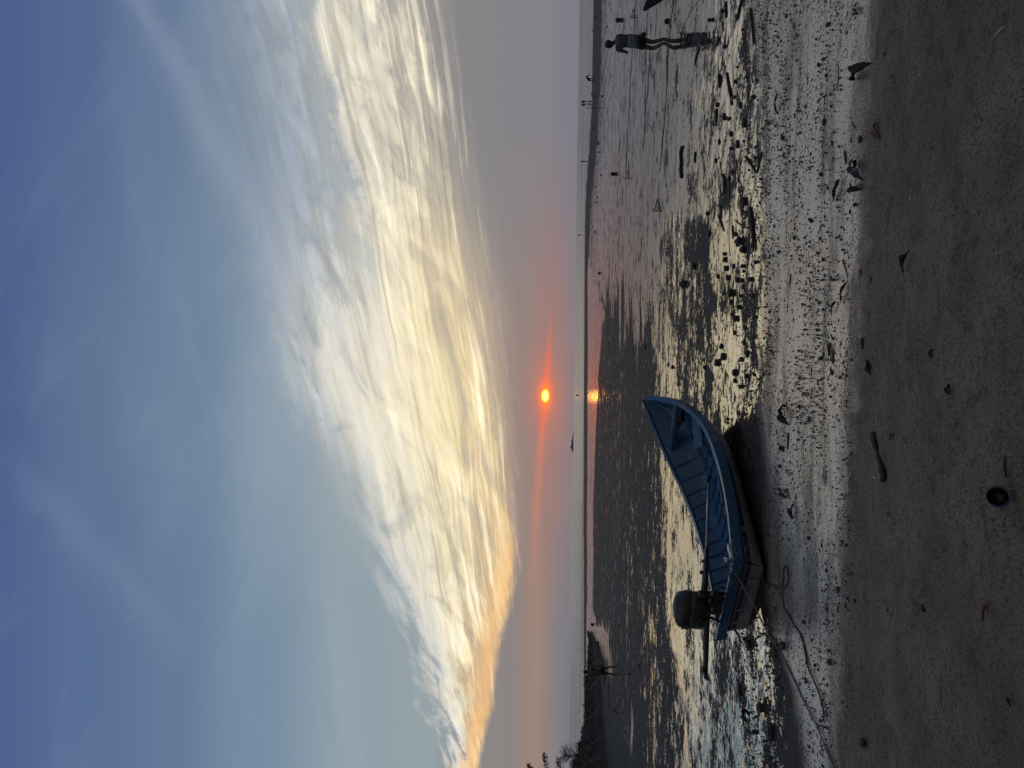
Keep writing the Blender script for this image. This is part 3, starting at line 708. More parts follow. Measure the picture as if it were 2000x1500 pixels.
MB().tube([(E0.x + .005 + .19 * math.cos(a), .03 + .212 * math.sin(a), .895) for a in np.linspace(0, 2 * math.pi, 30)], .007, 5).build('cowl_seam', M_black, eng)
mb = MB(); mb.tube(smoothpath([(E0.x - .19, -.06, .80), (E0.x - .215, .0, .86), (E0.x - .2, .08, .93)], 4), .006, 5); mb.tube(smoothpath([(E0.x - .17, -.12, .74), (E0.x - .2, -.16, .68), (E0.x - .1, -.12, .6)], 4), .009, 6); mb.build('fuel_line', M_rope2, eng)
mb = MB(); mb.tube([(E0.x + .02, -.19, .80), (E0.x + .02, -.235, .80)], .055, 14); mb.tube([(E0.x - .06, -.17, .72), (E0.x - .06, -.22, .70)], .03, 10); mb.build('starter_housing', M_iron, eng)
r_ = random.Random(12); mb = MB()
for k in range(11):      # worn lettering on the transom, too faded to read
    y = -.24 + k * .052 + r_.uniform(-.01, .01); zz = cz(0) + .115 + r_.uniform(-.004, .004)
    MB().box((-.022, y, zz), (.003, r_.uniform(.008, .022), r_.uniform(.008, .03))).build('faded_letter', M_boot, boat_root, smooth=False)
# cleat, and things lying in the boat
mb = MB(); c = Vector((.03, -.57, bz(0) + .03)); mb.tube([c + Vector((0, 0, -.03)), c + Vector((0, 0, .05))], [.03, .026], 10); mb.tube([c + Vector((-.05, -.02, .03)), c + Vector((.06, .02, .04))], .014, 8); mb.build('cleat', M_galv, boat_root)
MB().box((.12, -.575, bz(0) + .004), (.32, .075, .014), Quaternion((0, 0, 1), .04).to_matrix()).build('corner_plate', M_galv, boat_root, smooth=False)
def rot_to(loc, rot): return BM_ @ (Matrix.Translation(loc) @ rot.to_matrix().to_4x4())
sp = empty('solar_panel'); tag(sp, 'small white framed solar panel lying in the stern of the blue boat', 'solar panel')
sp.matrix_world = rot_to((.30, -.40, .33), Quaternion((0, 0, 1), .35) @ Quaternion((0, 1, 0), .12) @ Quaternion((1, 0, 0), .30))
MB().box((0, 0, 0), (.44, .34, .012)).build('cell_plate', M_panel, sp, smooth=False)
mb = MB()
for y in (-.18, .18): mb.box((0, y, .002), (.48, .022, .024))
for x in (-.23, .23): mb.box((x, 0, .002), (.022, .338, .023))
mb.build('frame', M_white, sp, smooth=False)
pk = empty('plank'); tag(pk, 'pale blue loose plank leaning along the near side inside the blue boat', 'plank')
pk.matrix_world = rot_to((1.72, -.52, .33), Quaternion((0, 0, 1), -.10) @ Quaternion((1, 0, 0), -.75) @ Quaternion((0, 1, 0), .02))
bevel(MB().box((0, 0, 0), (1.2, .13, .02)).build('board', M_blue2, pk, smooth=False), .004)
mb = MB(); mb.box((.2, .07, .014), (.5, .03, .008)); mb.build('rag_strip', M_black, pk, smooth=False)
nt = empty('fishing_net'); tag(nt, 'tangled dark fishing net heaped in the bow of the blue boat', 'net')
nt.matrix_world = rot_to((3.58, -.20, .62), Quaternion((0, 0, 1), -.2) @ Quaternion((1, 0, 0), .5))
blob(MB(), (0, 0, 0), (.27, .10, .07), 21, .35, 3).build('net_heap', paint('black net', (.025, .024, .024), .8, .5, 60., .01), nt)
r_ = random.Random(5); mb = MB()
for k in range(26):
    a = r_.uniform(-.24, .24); pts = [(a + r_.uniform(-.07, .07), r_.uniform(-.1, .1), r_.uniform(.03, .10)) for _ in range(4)]
    mb.tube(smoothpath(pts, 4), .0045, 5)
mb.build('net_cord', M_rope, nt)

# ropes
def rope(name, pts, r, label, cat='rope', mat=None, group=None):
    return tag(MB().tube(smoothpath(pts, 8), r, 7).build(name, mat or M_rope), label, cat, group)
cl = BW_(.0, -.57, bz(0) + .05)
gp = [G(x, y, .012) for x, y in ((1512, 1252), (1545, 1312), (1575, 1375), (1597, 1416), (1615, 1460), (1634, 1503), (1680, 1620), (1740, 1800))]
tch = G(1500, 1232, .02)
rope('mooring_rope', [cl, cl.lerp(tch, .35) + Vector((0, 0, -.02)), cl.lerp(tch, .7) + Vector((0, 0, -.02)), tch] + gp, .0085, 'taut mooring rope running from the blue boat stern cleat down across the wet sand', mat=M_rope)
ov = BW_(-.10, -.42, bz(0) - .02)
hng = [BW_(-.05, -.45, bz(0) + .02), ov, BW_(-.075, -.43, .13)]
gp = [G(x, y, .012) for x, y in ((1490, 1132), (1512, 1145), (1530, 1151), (1541, 1138), (1541, 1116), (1537, 1105), (1533, 1112), (1531, 1140), (1531, 1165), (1534, 1188), (1545, 1204), (1553, 1220), (1567, 1242), (1575, 1272), (1582, 1305), (1594, 1333), (1604, 1358), (1611, 1388), (1612, 1402), (1605, 1411))]
rope('stern_line', hng + gp, .008, 'thin slack line looping from the transom of the blue boat over the wet sand', mat=M_rope2)

# second boat, only its bow reaches into view
tip = CAM + ray(1256, 20) * (13.2 / ray(1256, 20)[1])
h2 = R(-84)
fw = Vector((math.sin(h2), math.cos(h2), 0))
b2 = empty('moored_boat', tuple(Vector((tip[0], tip[1], 0)) - fw * L_BOAT + Vector((0, 0, tip[2] - 1.133))), (0, 0, math.pi / 2 - h2))
tag(b2, 'dark navy boat whose pointed bow pokes in at the right edge of the flat', 'boat')
M_nv = paint('navy hull planks', (.022, .026, .085), .4, .3, 8., .002)
boat(b2, False, [M_nv, M_nv, M_nv, M_boot, M_nv])
bowp = Vector((tip[0], tip[1], tip[2] - .1))
def flatrope(name, px, r, label, mat=None): return rope(name, [G(x, y, r * .4) for x, y in px], r * .6, label, mat=mat or M_rope2)
flatrope('mooring_rope', [(1318, -60), (1316, 0), (1313, 22), (1309, 55), (1305, 110), (1303, 160), (1299, 220), (1294, 280), (1288, 335)], .012, 'long dark rope lying straight across the mirror wet flat past the wading woman')
flatrope('anchor_line', [(1303, -40), (1307, 2), (1315, 22), (1321, 45), (1325, 66)], .008, 'thin curved line by the reflection of the wading woman')
flatrope('anchor_line', [(1380, -40), (1366, 0), (1351, 18), (1342, 38), (1333, 57)], .008, 'thin slanting line from the right edge ending near the woman reflection')
flatrope('mooring_rope', [(1246, -60), (1241, 0), (1238, 60), (1233, 130), (1229, 200), (1226, 260), (1223, 330)], .014, 'dark rope on the wet flat beyond the wading woman, nearer the horizon')
flatrope('mooring_rope', [(1425, 330), (1425, 370), (1425, 420), (1424, 470), (1426, 500)], .007, 'thin dark cord stretched through the stones right of the puddle strip')
flatrope('mooring_rope', [(1434, 565), (1433, 600), (1433, 625), (1432, 650)], .007, 'short dark cord ending at a stone in the bright puddle')

# ------------------------------------------------------------------ people
def skin_mesh(name, V, E, mat, parent, lv=2, extra=None):
    me = bpy.data.meshes.new(name); me.from_pydata([v[:3] for v in V], E, []); o = bpy.data.objects.new(name, me); COL.objects.link(o)
    o.modifiers.new('k', 'SKIN')
    for sv, v in zip(me.skin_vertices[0].data, V): sv.radius = (v[3], v[4] if len(v) > 4 else v[3])
    me.skin_vertices[0].data[0].use_root = True
    sub(o, lv); finish(o); o.data.materials.clear(); o.data.materials.append(mat)
    o.data.polygons.foreach_set('use_smooth', [True] * len(o.data.polygons)); o.parent = parent
    return o
def lerp3(a, b, t): return tuple(a[i] + (b[i] - a[i]) * t for i in range(3))
def person(root, J, skinm, shirt, shorts, hair=True, fingers=True, k=1., shirt_parts=None):
    V = []; E = []
    def ch(pts, parent=None):
        ids = []
        for p in pts:
            V.append(p); i = len(V) - 1
            if parent is not None: E.append((parent, i))
            parent = i; ids.append(i)
        return ids
    pel = J['pelvis']; nk = J['neck']; hd_ = J['head']; chest = lerp3(pel, nk, .62); fwd = J.get('fwd', (0, 1, 0))
    def off(p, v, a): return tuple(p[i] + v[i] * a for i in range(3))
    c = ch([pel + (.125, .10), lerp3(pel, nk, .32) + (.115, .09), chest + (.135, .10), lerp3(pel, nk, .85) + (.10, .075), nk + (.05,), lerp3(nk, hd_, .55) + (.065,), hd_ + (.088,), off(hd_, (0, 0, 1), .075) + (.065,)])
    ch([off(off(hd_, fwd, .09), (0, 0, -1), .01) + (.022,), ], c[6])
    for sd in ('L', 'R'):
        sh, el, wr, hn = (J[sd + x] for x in ('sh', 'el', 'wr', 'ha'))
        a = ch([sh + (.052,), lerp3(sh, el, .5) + (.044,), el + (.038,), lerp3(el, wr, .4) + (.037,), wr + (.026,), hn + (.034, .018)], c[3])
        if fingers:
            dv = Vector(hn) - Vector(wr); dv.normalize(); sdv = dv.cross(Vector(fwd)); sdv = sdv.normalized() if sdv.length > .1 else Vector((1, 0, 0))
            for q in range(4):
                b0 = Vector(hn) + dv * .03 + sdv * (.026 * (q - 1.5)); ln = (.06, .07, .068, .052)[q]
                ch([tuple(b0) + (.009,), tuple(b0 + dv * ln * .6 + Vector(fwd) * .01) + (.008,), tuple(b0 + dv * ln + Vector(fwd) * .03) + (.007,)], a[5])
            b0 = Vector(hn) - dv * .01 + sdv * .045; ch([tuple(b0) + (.010,), tuple(b0 + dv * .035 + sdv * .02) + (.008,)], a[5])
        hp_, kn, an, to = (J[sd + x] for x in ('hip', 'kn', 'an', 'to'))
        ch([hp_ + (.082,), lerp3(hp_, kn, .5) + (.07,), kn + (.052,), lerp3(kn, an, .35) + (.052,), an + (.034,), to + (.03, .02)], c[0])
    body = skin_mesh('body', V, E, skinm, root)
    if hair:
        h = off(off(hd_, fwd, -.02), (0, 0, 1), .035)
        blob(MB(), h, (.098, .105, .105), 3, .12, 3).build('hair', M_hair, root)
    def garment(name, mat, chains, g=.016):
        V2 = []; E2 = []
        for ci, chn in enumerate(chains):
            prev = 0 if ci else None
            if ci: prev = chn[0]; pts = chn[1:]
            else: pts = chn
            for p in pts:
                V2.append(p[:3] + tuple(r_ + g for r_ in p[3:])); i = len(V2) - 1
                if prev is not None: E2.append((prev, i))
                prev = i
        return skin_mesh(name, V2, E2, mat, root)
    tor = [lerp3(pel, nk, .18) + (.125, .10), lerp3(pel, nk, .34) + (.118, .093), chest + (.137, .102), lerp3(pel, nk, .86) + (.102, .08), lerp3(pel, nk, .95) + (.06, .05)]
    arms = [[3, J[s_ + 'sh'] + (.058,), lerp3(J[s_ + 'sh'], J[s_ + 'el'], .55) + (.05,)] for s_ in 'LR']
    garment('shirt', shirt, [tor] + arms)
    legs = [[0, J[s_ + 'hip'] + (.09,), lerp3(J[s_ + 'hip'], J[s_ + 'kn'], .3) + (.086,), lerp3(J[s_ + 'hip'], J[s_ + 'kn'], .52) + (.08,)] for s_ in 'LR']
    garment('shorts', shorts, [[pel + (.128, .104), lerp3(pel, nk, .16) + (.122, .098)]] + legs, .018)
    return body
wg = G(1297, 80)
woman = empty('person', tuple(wg - Vector((0, 0, .22))), (0, 0, R(8)))
woman.scale = (1.08, 1.08, 1.08); tag(woman, 'barefoot person in grey blue top and black shorts wading on the mirror wet flat', 'person')
JW = dict(pelvis=(0, 0, .90), neck=(.03, .03, 1.42), head=(-.02, .08, 1.55), Rsh=(.155, .02, 1.35), Lsh=(-.15, .05, 1.35), Rel=(.20, .04, 1.10), Rwr=(.25, .12, .88), Rha=(.255, .14, .83),
          Lel=(-.24, .08, 1.11), Lwr=(-.13, .24, 1.14), Lha=(-.09, .27, 1.16), Rhip=(.08, 0, .86), Lhip=(-.08, 0, .86), Rkn=(.04, .10, .47), Ran=(.07, -.02, .10), Rto=(.13, .10, .07), Lkn=(-.11, .14, .46), Lan=(-.07, -.08, .14), Lto=(-.09, .06, .07), fwd=(-.5, .86, 0))
person(woman, JW, M_skin, M_shirtg, M_short)
lw = MB(); lw.tube([(.005, .0, .86), (.005, .0, .94), (.01, .005, 1.03), (.012, .01, 1.10)], [.172, .165, .158, .15], 18); o = lw.build('undershirt', M_shirtl, woman)
for v in o.data.vertices: v.co.y *= .78
bag = blob(MB(), (0, 0, 0), (.055, .035, .085), 8, .12, 3); bag.tube([(0, 0, .07), (.01, 0, .13), (-.02, 0, .16)], .008, 6)
o = bag.build('bag', M_black); o.location = Vector(woman.location) + Vector((.27, .15, .75)); tag(o, 'small black bag hanging from the hand of the wading person', 'bag')
mg = G(1206, 1312)
man = empty('person', tuple(mg - Vector((0, 0, .03))), (0, 0, R(-6)))
tag(man, 'person in striped red shirt and navy shorts walking by the dark bank', 'person')
JM = dict(pelvis=(-.01, 0, .84), neck=(-.05, .02, 1.38), head=(-.10, .04, 1.55), Rsh=(.15, .0, 1.32), Lsh=(-.22, .02, 1.32), Rel=(.22, -.03, 1.06), Rwr=(.20, .08, .85), Rha=(.2, .1, .79),
          Lel=(-.27, .05, 1.06), Lwr=(-.25, .14, .86), Lha=(-.25, .16, .80), Rhip=(.09, 0, .82), Lhip=(-.09, 0, .82), Rkn=(.20, .05, .44), Ran=(.30, -.06, .07), Rto=(.33, .08, .035), Lkn=(-.16, .10, .44), Lan=(-.19, .06, .07), Lto=(-.21, .2, .035))
person(man, JM, M_skin, M_stripe, M_shortn)
JS = dict(pelvis=(0, 0, .88), neck=(0, .0, 1.42), head=(0, .03, 1.58), Rsh=(.16, 0, 1.36), Lsh=(-.16, 0, 1.36), Rel=(.22, 0, 1.10), Rwr=(.2, .1, .88), Rha=(.2, .12, .82), Lel=(-.22, 0, 1.10), Lwr=(-.2, .1, .88), Lha=(-.2, .12, .82),
          Rhip=(.08, 0, .84), Lhip=(-.08, 0, .84), Rkn=(.10, .05, .46), Ran=(.12, -.02, .08), Rto=(.13, .1, .04), Lkn=(-.10, .05, .46), Lan=(-.12, .02, .08), Lto=(-.13, .14, .04))
JB = dict(JS, neck=(.32, .1, 1.15), head=(.46, .12, 1.22), Rsh=(.30, .0, 1.12), Lsh=(.22, .16, 1.14), Rel=(.5, .0, .9), Rwr=(.55, .05, .66), Rha=(.56, .06, .6), Lel=(.40, .2, .9), Lwr=(.5, .2, .7), Lha=(.52, .2, .64))
def far_person(px, py, J, sc, yaw, label, wade=0.):
    g = G(px, py); g.z = min(g.z, 0) if g.z < -.05 else g.z
    if g.z < -.055: g.z = -.055
    e = empty('person', (g.x, g.y, g.z - wade), (0, 0, yaw)); e.scale = (sc, sc, sc); tag(e, label, 'person')
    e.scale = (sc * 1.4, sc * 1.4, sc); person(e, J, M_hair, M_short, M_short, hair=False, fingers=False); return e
far_person(1161, 155, JB, .98, 0, 'tiny person stooping on the dark sandbar, far beyond the wading person')
far_person(1146.5, 198, JS, 1.0, .4, 'tiny slim figure standing in the shallows, right one of a close pair', .1)
far_person(1146.5, 204, dict(JS, Rel=(.3, 0, 1.12), Lel=(-.3, 0, 1.12)), 1.0, -.3, 'tiny broader figure standing in the shallows, left one of a close pair', .1)
far_person(1147, 315, JS, 1.0, 1.2, 'tiny lone figure at the sea edge between the close pair and the sun side', .05)
far_person(1139, 459, JS, 1.05, .2, 'tiny lone wader nearer the sun, dark against the pale sea', .1)
far_person(1138.5, 772, JS, 1.0, 0, 'tiny figure silhouetted at the sea edge right below the sun')
st_ = G(1163, 211); tag(MB().tube([st_, st_ + Vector((.05, 0, .6)), st_ + Vector((.0, 0, 1.25))], [.06, .05, .045], 8).build('mooring_post', M_wood), 'slim dark post standing on the far sandbar beside the distant pair', 'post')
st_ = G(1154, 1261); tag(MB().tube([st_, st_ + Vector((.0, 0, .4))], [.05, .04], 8).build('mooring_post', M_wood), 'short dark stake in the pale water by the tip of the bank', 'post')

# ------------------------------------------------------------------ anchors
def anchor(px, py, sc, yaw, label):
    g = G(px, py); e = empty('grapnel_anchor', tuple(g), (0, 0, yaw)); e.scale = (sc * .52,) * 3; tag(e, label, 'anchor', 'grapnel anchors lying on the flat')
    MB().tube([(-.34, 0, .03), (.0, 0, .10), (.24, 0, .15)], .03, 8).build('shank', M_iron, e)
    MB().tube([(-.36 + .04 * math.cos(a), 0, .03 + .04 * math.sin(a)) for a in np.linspace(0, 2 * math.pi, 12)], .009, 6).build('ring', M_iron, e)
    for k in range(4):
        a = math.pi / 4 + k * math.pi / 2; y, z = math.cos(a), math.sin(a)
        mb = MB(); mb.tube(smoothpath([(.24, 0, .15), (.27, y * .10, .15 + z * .10), (.20, y * .19, .15 + z * .17), (.10, y * .22, .15 + z * .2)], 4), [.016] * 12 + [.006], 6)
        mb.add([(.14, y * .2 - z * .03, .15 + z * .19 + y * .03), (.14, y * .2 + z * .03, .15 + z * .19 - y * .03), (.07, y * .23, .15 + z * .205)], [(0, 1, 2)])
        mb.build('fluke', M_iron, e)
anchor(1284, 403, 1.0, R(186), 'dark grapnel anchor lying on the wet flat, nearest the stones')
anchor(1226, 342, 1.2, R(184), 'dark grapnel anchor farther out on the wet flat, beyond the long rope')
anchor(1237, 28, 1.1, R(178), 'dark grapnel anchor between the navy bow and the round float')

# ------------------------------------------------------------------ stones, clods and floats
def stone(px, py, rp, label, name='stone', cat='stone', group=None, mat=None, flat=.8, amp=.25, sink=.3, asp=1.):
    g = G(px, py); r_ = rp * scale_at(g); r_ *= .82 if group else 1.; q_ = random.Random(int(px * 31 + py)); asp = asp * (q_.uniform(.75, 1.7) if group else 1.); amp = amp + (.25 if group else 0); flat = flat * (q_.uniform(.6, 1.05) if group else 1.); o = blob(MB(), (0, 0, 0), (r_ * asp, r_, r_ * flat), int(px * 7 + py * 13), amp, 3).build(name, mat or M_stone)
    g = G(px + rp * .8, py)
    o.location = g + Vector((0, 0, r_ * flat * (1 - sink))); return tag(o, label, cat, group)
for x, y, r_ in ((1411, 573, 3.5), (1382, 457, 5), (1379, 417, 4.5), (1395, 314, 4.5), (1412, 496, 4), (1412, 507, 5), (1415, 524, 5), (1418, 543, 6), (1436, 547, 6), (1445, 548, 5.5), (1462, 546, 6), (1444, 578, 5), (1433, 458, 5), (1472, 512, 6), (1428, 336, 5), (1422, 349, 4),
              (1466, 578, 6), (1433, 622, 6), (1427, 615, 4), (1432, 650, 4.5), (1405, 677, 6), (1443, 702, 6), (1409, 697, 5), (1397, 708, 6), (1432, 728, 5.5), (1443, 755, 7), (1432, 744, 4), (1419, 819, 3), (1419, 826, 3), (1447, 520, 5), (1440, 600, 5), (1452, 640, 5), (1456, 690, 5), (1399, 540, 4), (1448, 560, 4), (1425, 590, 4),
              (1450, 668, 4), (1461, 618, 4), (1470, 660, 4), (1455, 735, 5), (1430, 520, 4)):
    stone(x, y, r_, 'small dark round stone in the bright puddle strip and its muddy edge', group='stones of the puddle strip')
for x, y, r_ in ((1408, 22, 3.5), (1412, 91, 5), (1434, 160, 4), (1455, 150, 4), (1430, 190, 5), (1442, 205, 5), (1450, 240, 6), (1420, 232, 4), (1411, 228, 5), (1424, 262, 5), (1436, 282, 6), (1425, 290, 5), (1402, 277, 4), (1398, 205, 4), (1468, 190, 5)):
    stone(x, y, r_, 'dark stone in the rough muddy band on the near side of the mirror flat', group='stones of the muddy band')
for x, y, r_ in ((1168, 534, 3.5), (1187, 670, 2.2), (1258, 678, 3.5), (1374, 717, 4), (1310, 717, 5), (1303, 712, 3), (1160, 320, 2), (1161, 365, 2), (1172, 342, 2), (1163, 395, 1.8), (1165, 385, 1.6), (1160, 453, 2.2), (1155, 183, 2.2), (1160, 181, 2.2), (1160, 189, 2.6), (1175, 188, 2.2), (1158, 250, 2), (1167, 280, 2), (1169, 297, 2.2), (1184, 52, 2), (1165, 33, 1.8), (1157, 60, 1.6), (1247, 1300, 3), (1229, 1316, 2.5), (1190, 1375, 3), (1198, 1387, 3.5), (1205, 1393, 2.5), (1220, 1430, 2.5), (1155, 1220, 3), (1166, 1255, 2.5)):
    stone(x, y, r_, 'tiny dark stone on the far mudflat', group='stones scattered over the far mudflat')
stone(1207, 39.5, 4.6, 'round black float on the mirror flat farthest from the shore', 'float_buoy', 'float', mat=M_black, flat=1., amp=.04, sink=.15)
stone(1386, 39, 4.2, 'round black float on the mirror flat nearest the muddy band', 'float_buoy', 'float', mat=M_black, flat=1., amp=.04, sink=.15)
o = stone(1197, 340, 4, 'black float with a short upright stick beyond the grapnel anchors', 'float_buoy', 'float', mat=M_black, flat=1., amp=.05, sink=.15)
o2 = MB().tube([(.02, 0, .03), (.09, 0, .06), (.16, 0, .1)], .012, 6).build('float_stick', M_wood, o)
stone(1300, 42, 4, 'knotted black lump of driftwood between the two round floats', 'driftwood', 'driftwood', mat=M_wood, amp=.7, asp=1.2)
stone(1424, 573, 7.5, 'largest angular dark rock among the stones of the puddle strip', amp=.5)
stone(1440, 472, 9, 'wide ragged dark clump of mud between puddle strip and branches', 'mud_clump', 'clump', mat=M_mud, amp=.7)
stone(1449, 488, 7, 'smaller ragged mud clump touching the wide one', 'mud_clump', 'clump', mat=M_mud, amp=.7)
stone(1332, 555, 7, 'dark pointed rock in the bare mud patch left of the anchors', amp=.6)
stone(1353, 520, 6, 'dark block sitting upright in the bare mud patch', amp=.25, asp=1.3)
stone(1526, 1261, 8.5, 'larger of two black stones beside the taut mooring rope', amp=.12)
stone(1511, 1267, 6.5, 'smaller of two black stones beside the taut mooring rope', amp=.12)
stone(1452, 1248, 4.5, 'small black stone at the end of the hanging hose', amp=.15)
stone(1459, 1258, 6.5, 'dark jagged lump lying just behind the transom under the hose', amp=.5, asp=1.4)
stone(1482, 1382, 9, 'dark stone block left of the boat in the streaky puddles', amp=.3)
stone(1470, 1430, 4.5, 'small round stone near the left end of the streaky puddles', amp=.2)
stone(1502, 1432, 9, 'long low dark rock near the left edge of the flat', amp=.4, asp=1.9)
stone(1618, 1293, 6.5, 'round black stone alone on the wet sand below the slack line', amp=.12)
stone(1682, 1450, 9, 'black half round stone on dry sand near the left edge', amp=.25)
stone(1635, 1152, 4.5, 'longish black pebble on the edge of the wet sand', amp=.3, asp=1.7)
stone(1668, 1174, 4, 'squarish black pebble on dry sand below the wet edge', amp=.35)
stone(1733, 1192, 4, 'angular black pebble half sunk in the dry sand', amp=.4)
stone(1735, 1003, 5, 'lumpy dark pebble on dry sand right of the frayed stick', amp=.5)
stone(1615, 48, 5, 'oval black pebble on the silvery wet sand at the right', amp=.15)
stone(1678, 272, 5, 'egg shaped black pebble at the upper wet sand edge', amp=.12, asp=1.6)
stone(1681, 532, 5, 'dark pebble at the wet sand edge, upper of two close ones', amp=.35, asp=1.6)
stone(1700, 546, 4.5, 'dark pebble on dry sand, lower of two close ones', amp=.35, asp=1.4)
stone(1668, 400, 4, 'small black pebble left of the crumpled leaf heap', amp=.2)
stone(1741, 150, 4, 'tiny dark pebble on dry sand left of the bluish leaf', amp=.2)

# thousands of small pellets of worked mud
def clods():
    base = bmesh.new(); bmesh.ops.create_icosphere(base, subdivisions=1, radius=1.); bv = np.array([v.co for v in base.verts]); bf = np.array([[v.index for v in f.verts] for f in base.faces]); base.free()
    m = 60000
    px = np.where(rng.random(m) < .3, rng.uniform(1440, 1505, m), rng.uniform(1490, 1665, m)); py = rng.uniform(-60, 1560, m)
    D = fv[None] * F + rv[None] * (750 - py)[:, None] + uv[None] * (1000 - px)[:, None]; z = np.zeros(m)
    for _ in range(14): T_ = (z - CZ) / D[:, 2]; Q = CAM + D * T_[:, None]; z = tz(Q[:, 0], Q[:, 1])
    Q[:, 2] = z; dn = fbm(Q[:, 0] * 1.1, Q[:, 1] * 1.6, 3, 77); e = np.interp(px, [1430, 1470, 1530, 1600, 1665], [.75, 1., .9, .55, .1])
    Q = Q[rng.random(m) < e * np.maximum(0, (dn - .33) * 3.4)][:12000]; n = len(Q)
    r_ = .0025 + .0075 * rng.random(n) ** 2.4 + np.where(rng.random(n) < .03, .009, 0)
    sc_ = np.stack([rng.uniform(.8, 1.5, n), rng.uniform(.8, 1.2, n), rng.uniform(.7, 1.3, n)], -1) * r_[:, None]
    VV = [(bv[None] * sc_[:, None] * (1 + .25 * rng.standard_normal((n, len(bv), 1))) + (Q + np.stack([0 * r_, 0 * r_, r_ * .4], -1))[:, None]).reshape(-1, 3)]
    FF = [(bf[None] + (np.arange(n) * len(bv))[:, None, None]).reshape(-1, 3)]
    V = np.concatenate(VV); Fc = np.concatenate(FF)
    me = bpy.data.meshes.new('mud_pellets'); me.from_pydata(V.tolist(), [], Fc.tolist()); me.materials.append(M_mud); me.polygons.foreach_set('use_smooth', [True] * len(Fc))
    o = bpy.data.objects.new('mud_pellets', me); COL.objects.link(o); tag(o, 'tiny dark pellets of mud strewn over the wet sand', 'mud', kind='stuff')
clods()

# ------------------------------------------------------------------ driftwood, leaves, litter
def stick(pts, rp, label, name='stick', mat=None, cat='stick', lift=.6, tips=True):
    P = [G(x, y) for x, y in pts]; r_ = rp * scale_at(P[0]); P = [p + Vector((0, 0, r_ * lift)) for p in P]; n = len(smoothpath(P, 6))
    rs = [r_ * (1 - .45 * abs(2 * i / (n - 1) - .8) * (1 if tips else 0)) * random.uniform(.85, 1.12) for i in range(n)]
    return tag(MB().tube(smoothpath(P, 6), rs, 7).build(name, mat or M_wood), label, cat)
def leaf(a, b, wp, label, name='dead_leaf', mat=None, curl=.5, arch=.25, seed=0, cat='leaf', lobes=0.):
    A, B = G(*a), G(*b); ax = B - A; Ln = ax.length; ax.normalize(); up = Vector((0, 0, 1)); sd = ax.cross(up).normalized(); w = wp * scale_at(A)
    r_ = random.Random(seed); nu, nv_ = 14, 8; vs = []; fs = []
    for i in range(nu + 1):
        t = i / nu; hw = w * (math.sin(math.pi * min(1, t * 1.02 + .0)) ** .7) * (1 - .25 * t) * (1 + lobes * math.sin(t * 17 + seed)); hw = max(hw, w * .03); jl, jr = (1 + .5 * (r_.random() - .5) for _ in range(2))
        tw = (t - .5) * .9 * math.sin(seed)
        for j in range(nv_ + 1):
            s_ = 2 * j / nv_ - 1
            jj = (jl if s_ < 0 else jr) if abs(s_) > .6 else 1.
            z = arch * Ln * math.sin(math.pi * t) * .45 + .5 * curl * hw * s_ * s_ + w * .12 * math.cos(s_ * 9 + t * 6 + seed) + tw * s_ * hw * .8 + w * .16 * math.sin(t * 9 + seed + 2.5 * s_) + w * .14 * (r_.random() - .5)
            vs.append(A + ax * (t * Ln) + sd * (s_ * hw * jj * (1 - .15 * curl)) + up * (max(z, 0) + .006))
    m = nv_ + 1
    fs = [(i * m + j, i * m + j + 1, (i + 1) * m + j + 1, (i + 1) * m + j) for i in range(nu) for j in range(nv_)]
    o = MB().add(vs, fs).build(name, mat or M_leaf); s_ = o.modifiers.new('t', 'SOLIDIFY'); s_.thickness = .003
    return tag(o, label, cat)
stick([(1333, 286), (1330, 300), (1331, 318), (1330, 332), (1332, 347)], 2.6, 'thick black driftwood log lying across the wet flat', 'driftwood_log', cat='log', tips=False)
stick([(1358, 296), (1358, 318)], 2, 'short thin stick just below the black driftwood log')
stick([(1413, 340), (1416, 360), (1415, 380)], 2.6, 'tapering dark stick in the puddle strip by the stones')
stick([(1409, 400), (1409, 428)], 1.6, 'straight thin stick in the puddle strip near the anchors')
stick([(1403, 420), (1409, 436), (1415, 452)], 1.8, 'slanting twig crossing the upper puddle edge')
stick([(1431, 440), (1432, 466)], 1.8, 'thin stick lying left of the wide mud clump')
stick([(1456, 305), (1463, 315), (1478, 337)], 2.4, 'forked branch arm slanting down through the rough mud')
stick([(1488, 298), (1484, 315), (1479, 338)], 2.4, 'second branch arm meeting the slanting one at a fork')
stick([(1436, 431), (1449, 440), (1464, 446)], 1.4, 'thin bent twig over the muddy band')
stick([(1468, 405), (1470, 430), (1473, 460), (1473, 492)], 4, 'long dark driftwood branch half sunk in the muddy band', 'driftwood_branch', cat='branch')
stick([(1455, 385), (1455, 402)], 4.5, 'stubby black log end in the muddy band', 'driftwood_log', cat='log')
stick([(1418, 3), (1419, 34)], 2.6, 'straight dark stick near the right edge of the muddy band')
stick([(1449, 0), (1444, 20), (1438, 42)], 2.6, 'slanted dark pole near the right edge of the muddy band')
stick([(1467, 16), (1471, 50), (1474, 88)], 3.2, 'long dark pole lying across the muddy band at the right', 'driftwood_pole', cat='pole')
stick([(1366, 92), (1361, 110), (1358, 127)], 1.8, 'slanting thin stick left of the wading reflection')
stick([(1405, 145), (1407, 172)], 2.8, 'dark stick at the far edge of the muddy band')
stick([(1420, 142), (1424, 165), (1430, 205)], 2.6, 'crooked branch lying along the muddy band')
stick([(1400, 212), (1399, 246)], 2.2, 'thin dark stick among stones of the muddy band')
stick([(1710, 848), (1716, 880), (1727, 920), (1731, 937)], 7, 'thick charred frayed stick lying on the dry sand', 'charred_stick', mat=M_black, tips=False)
for k, (x, y) in enumerate(((1741, 845), (1746, 846))): stick([(1738, 858), (x - 2, y + 4), (x, y)], 1.4, ('left', 'right')[k] + ' splinter at the frayed tip of the charred stick', 'splinter')
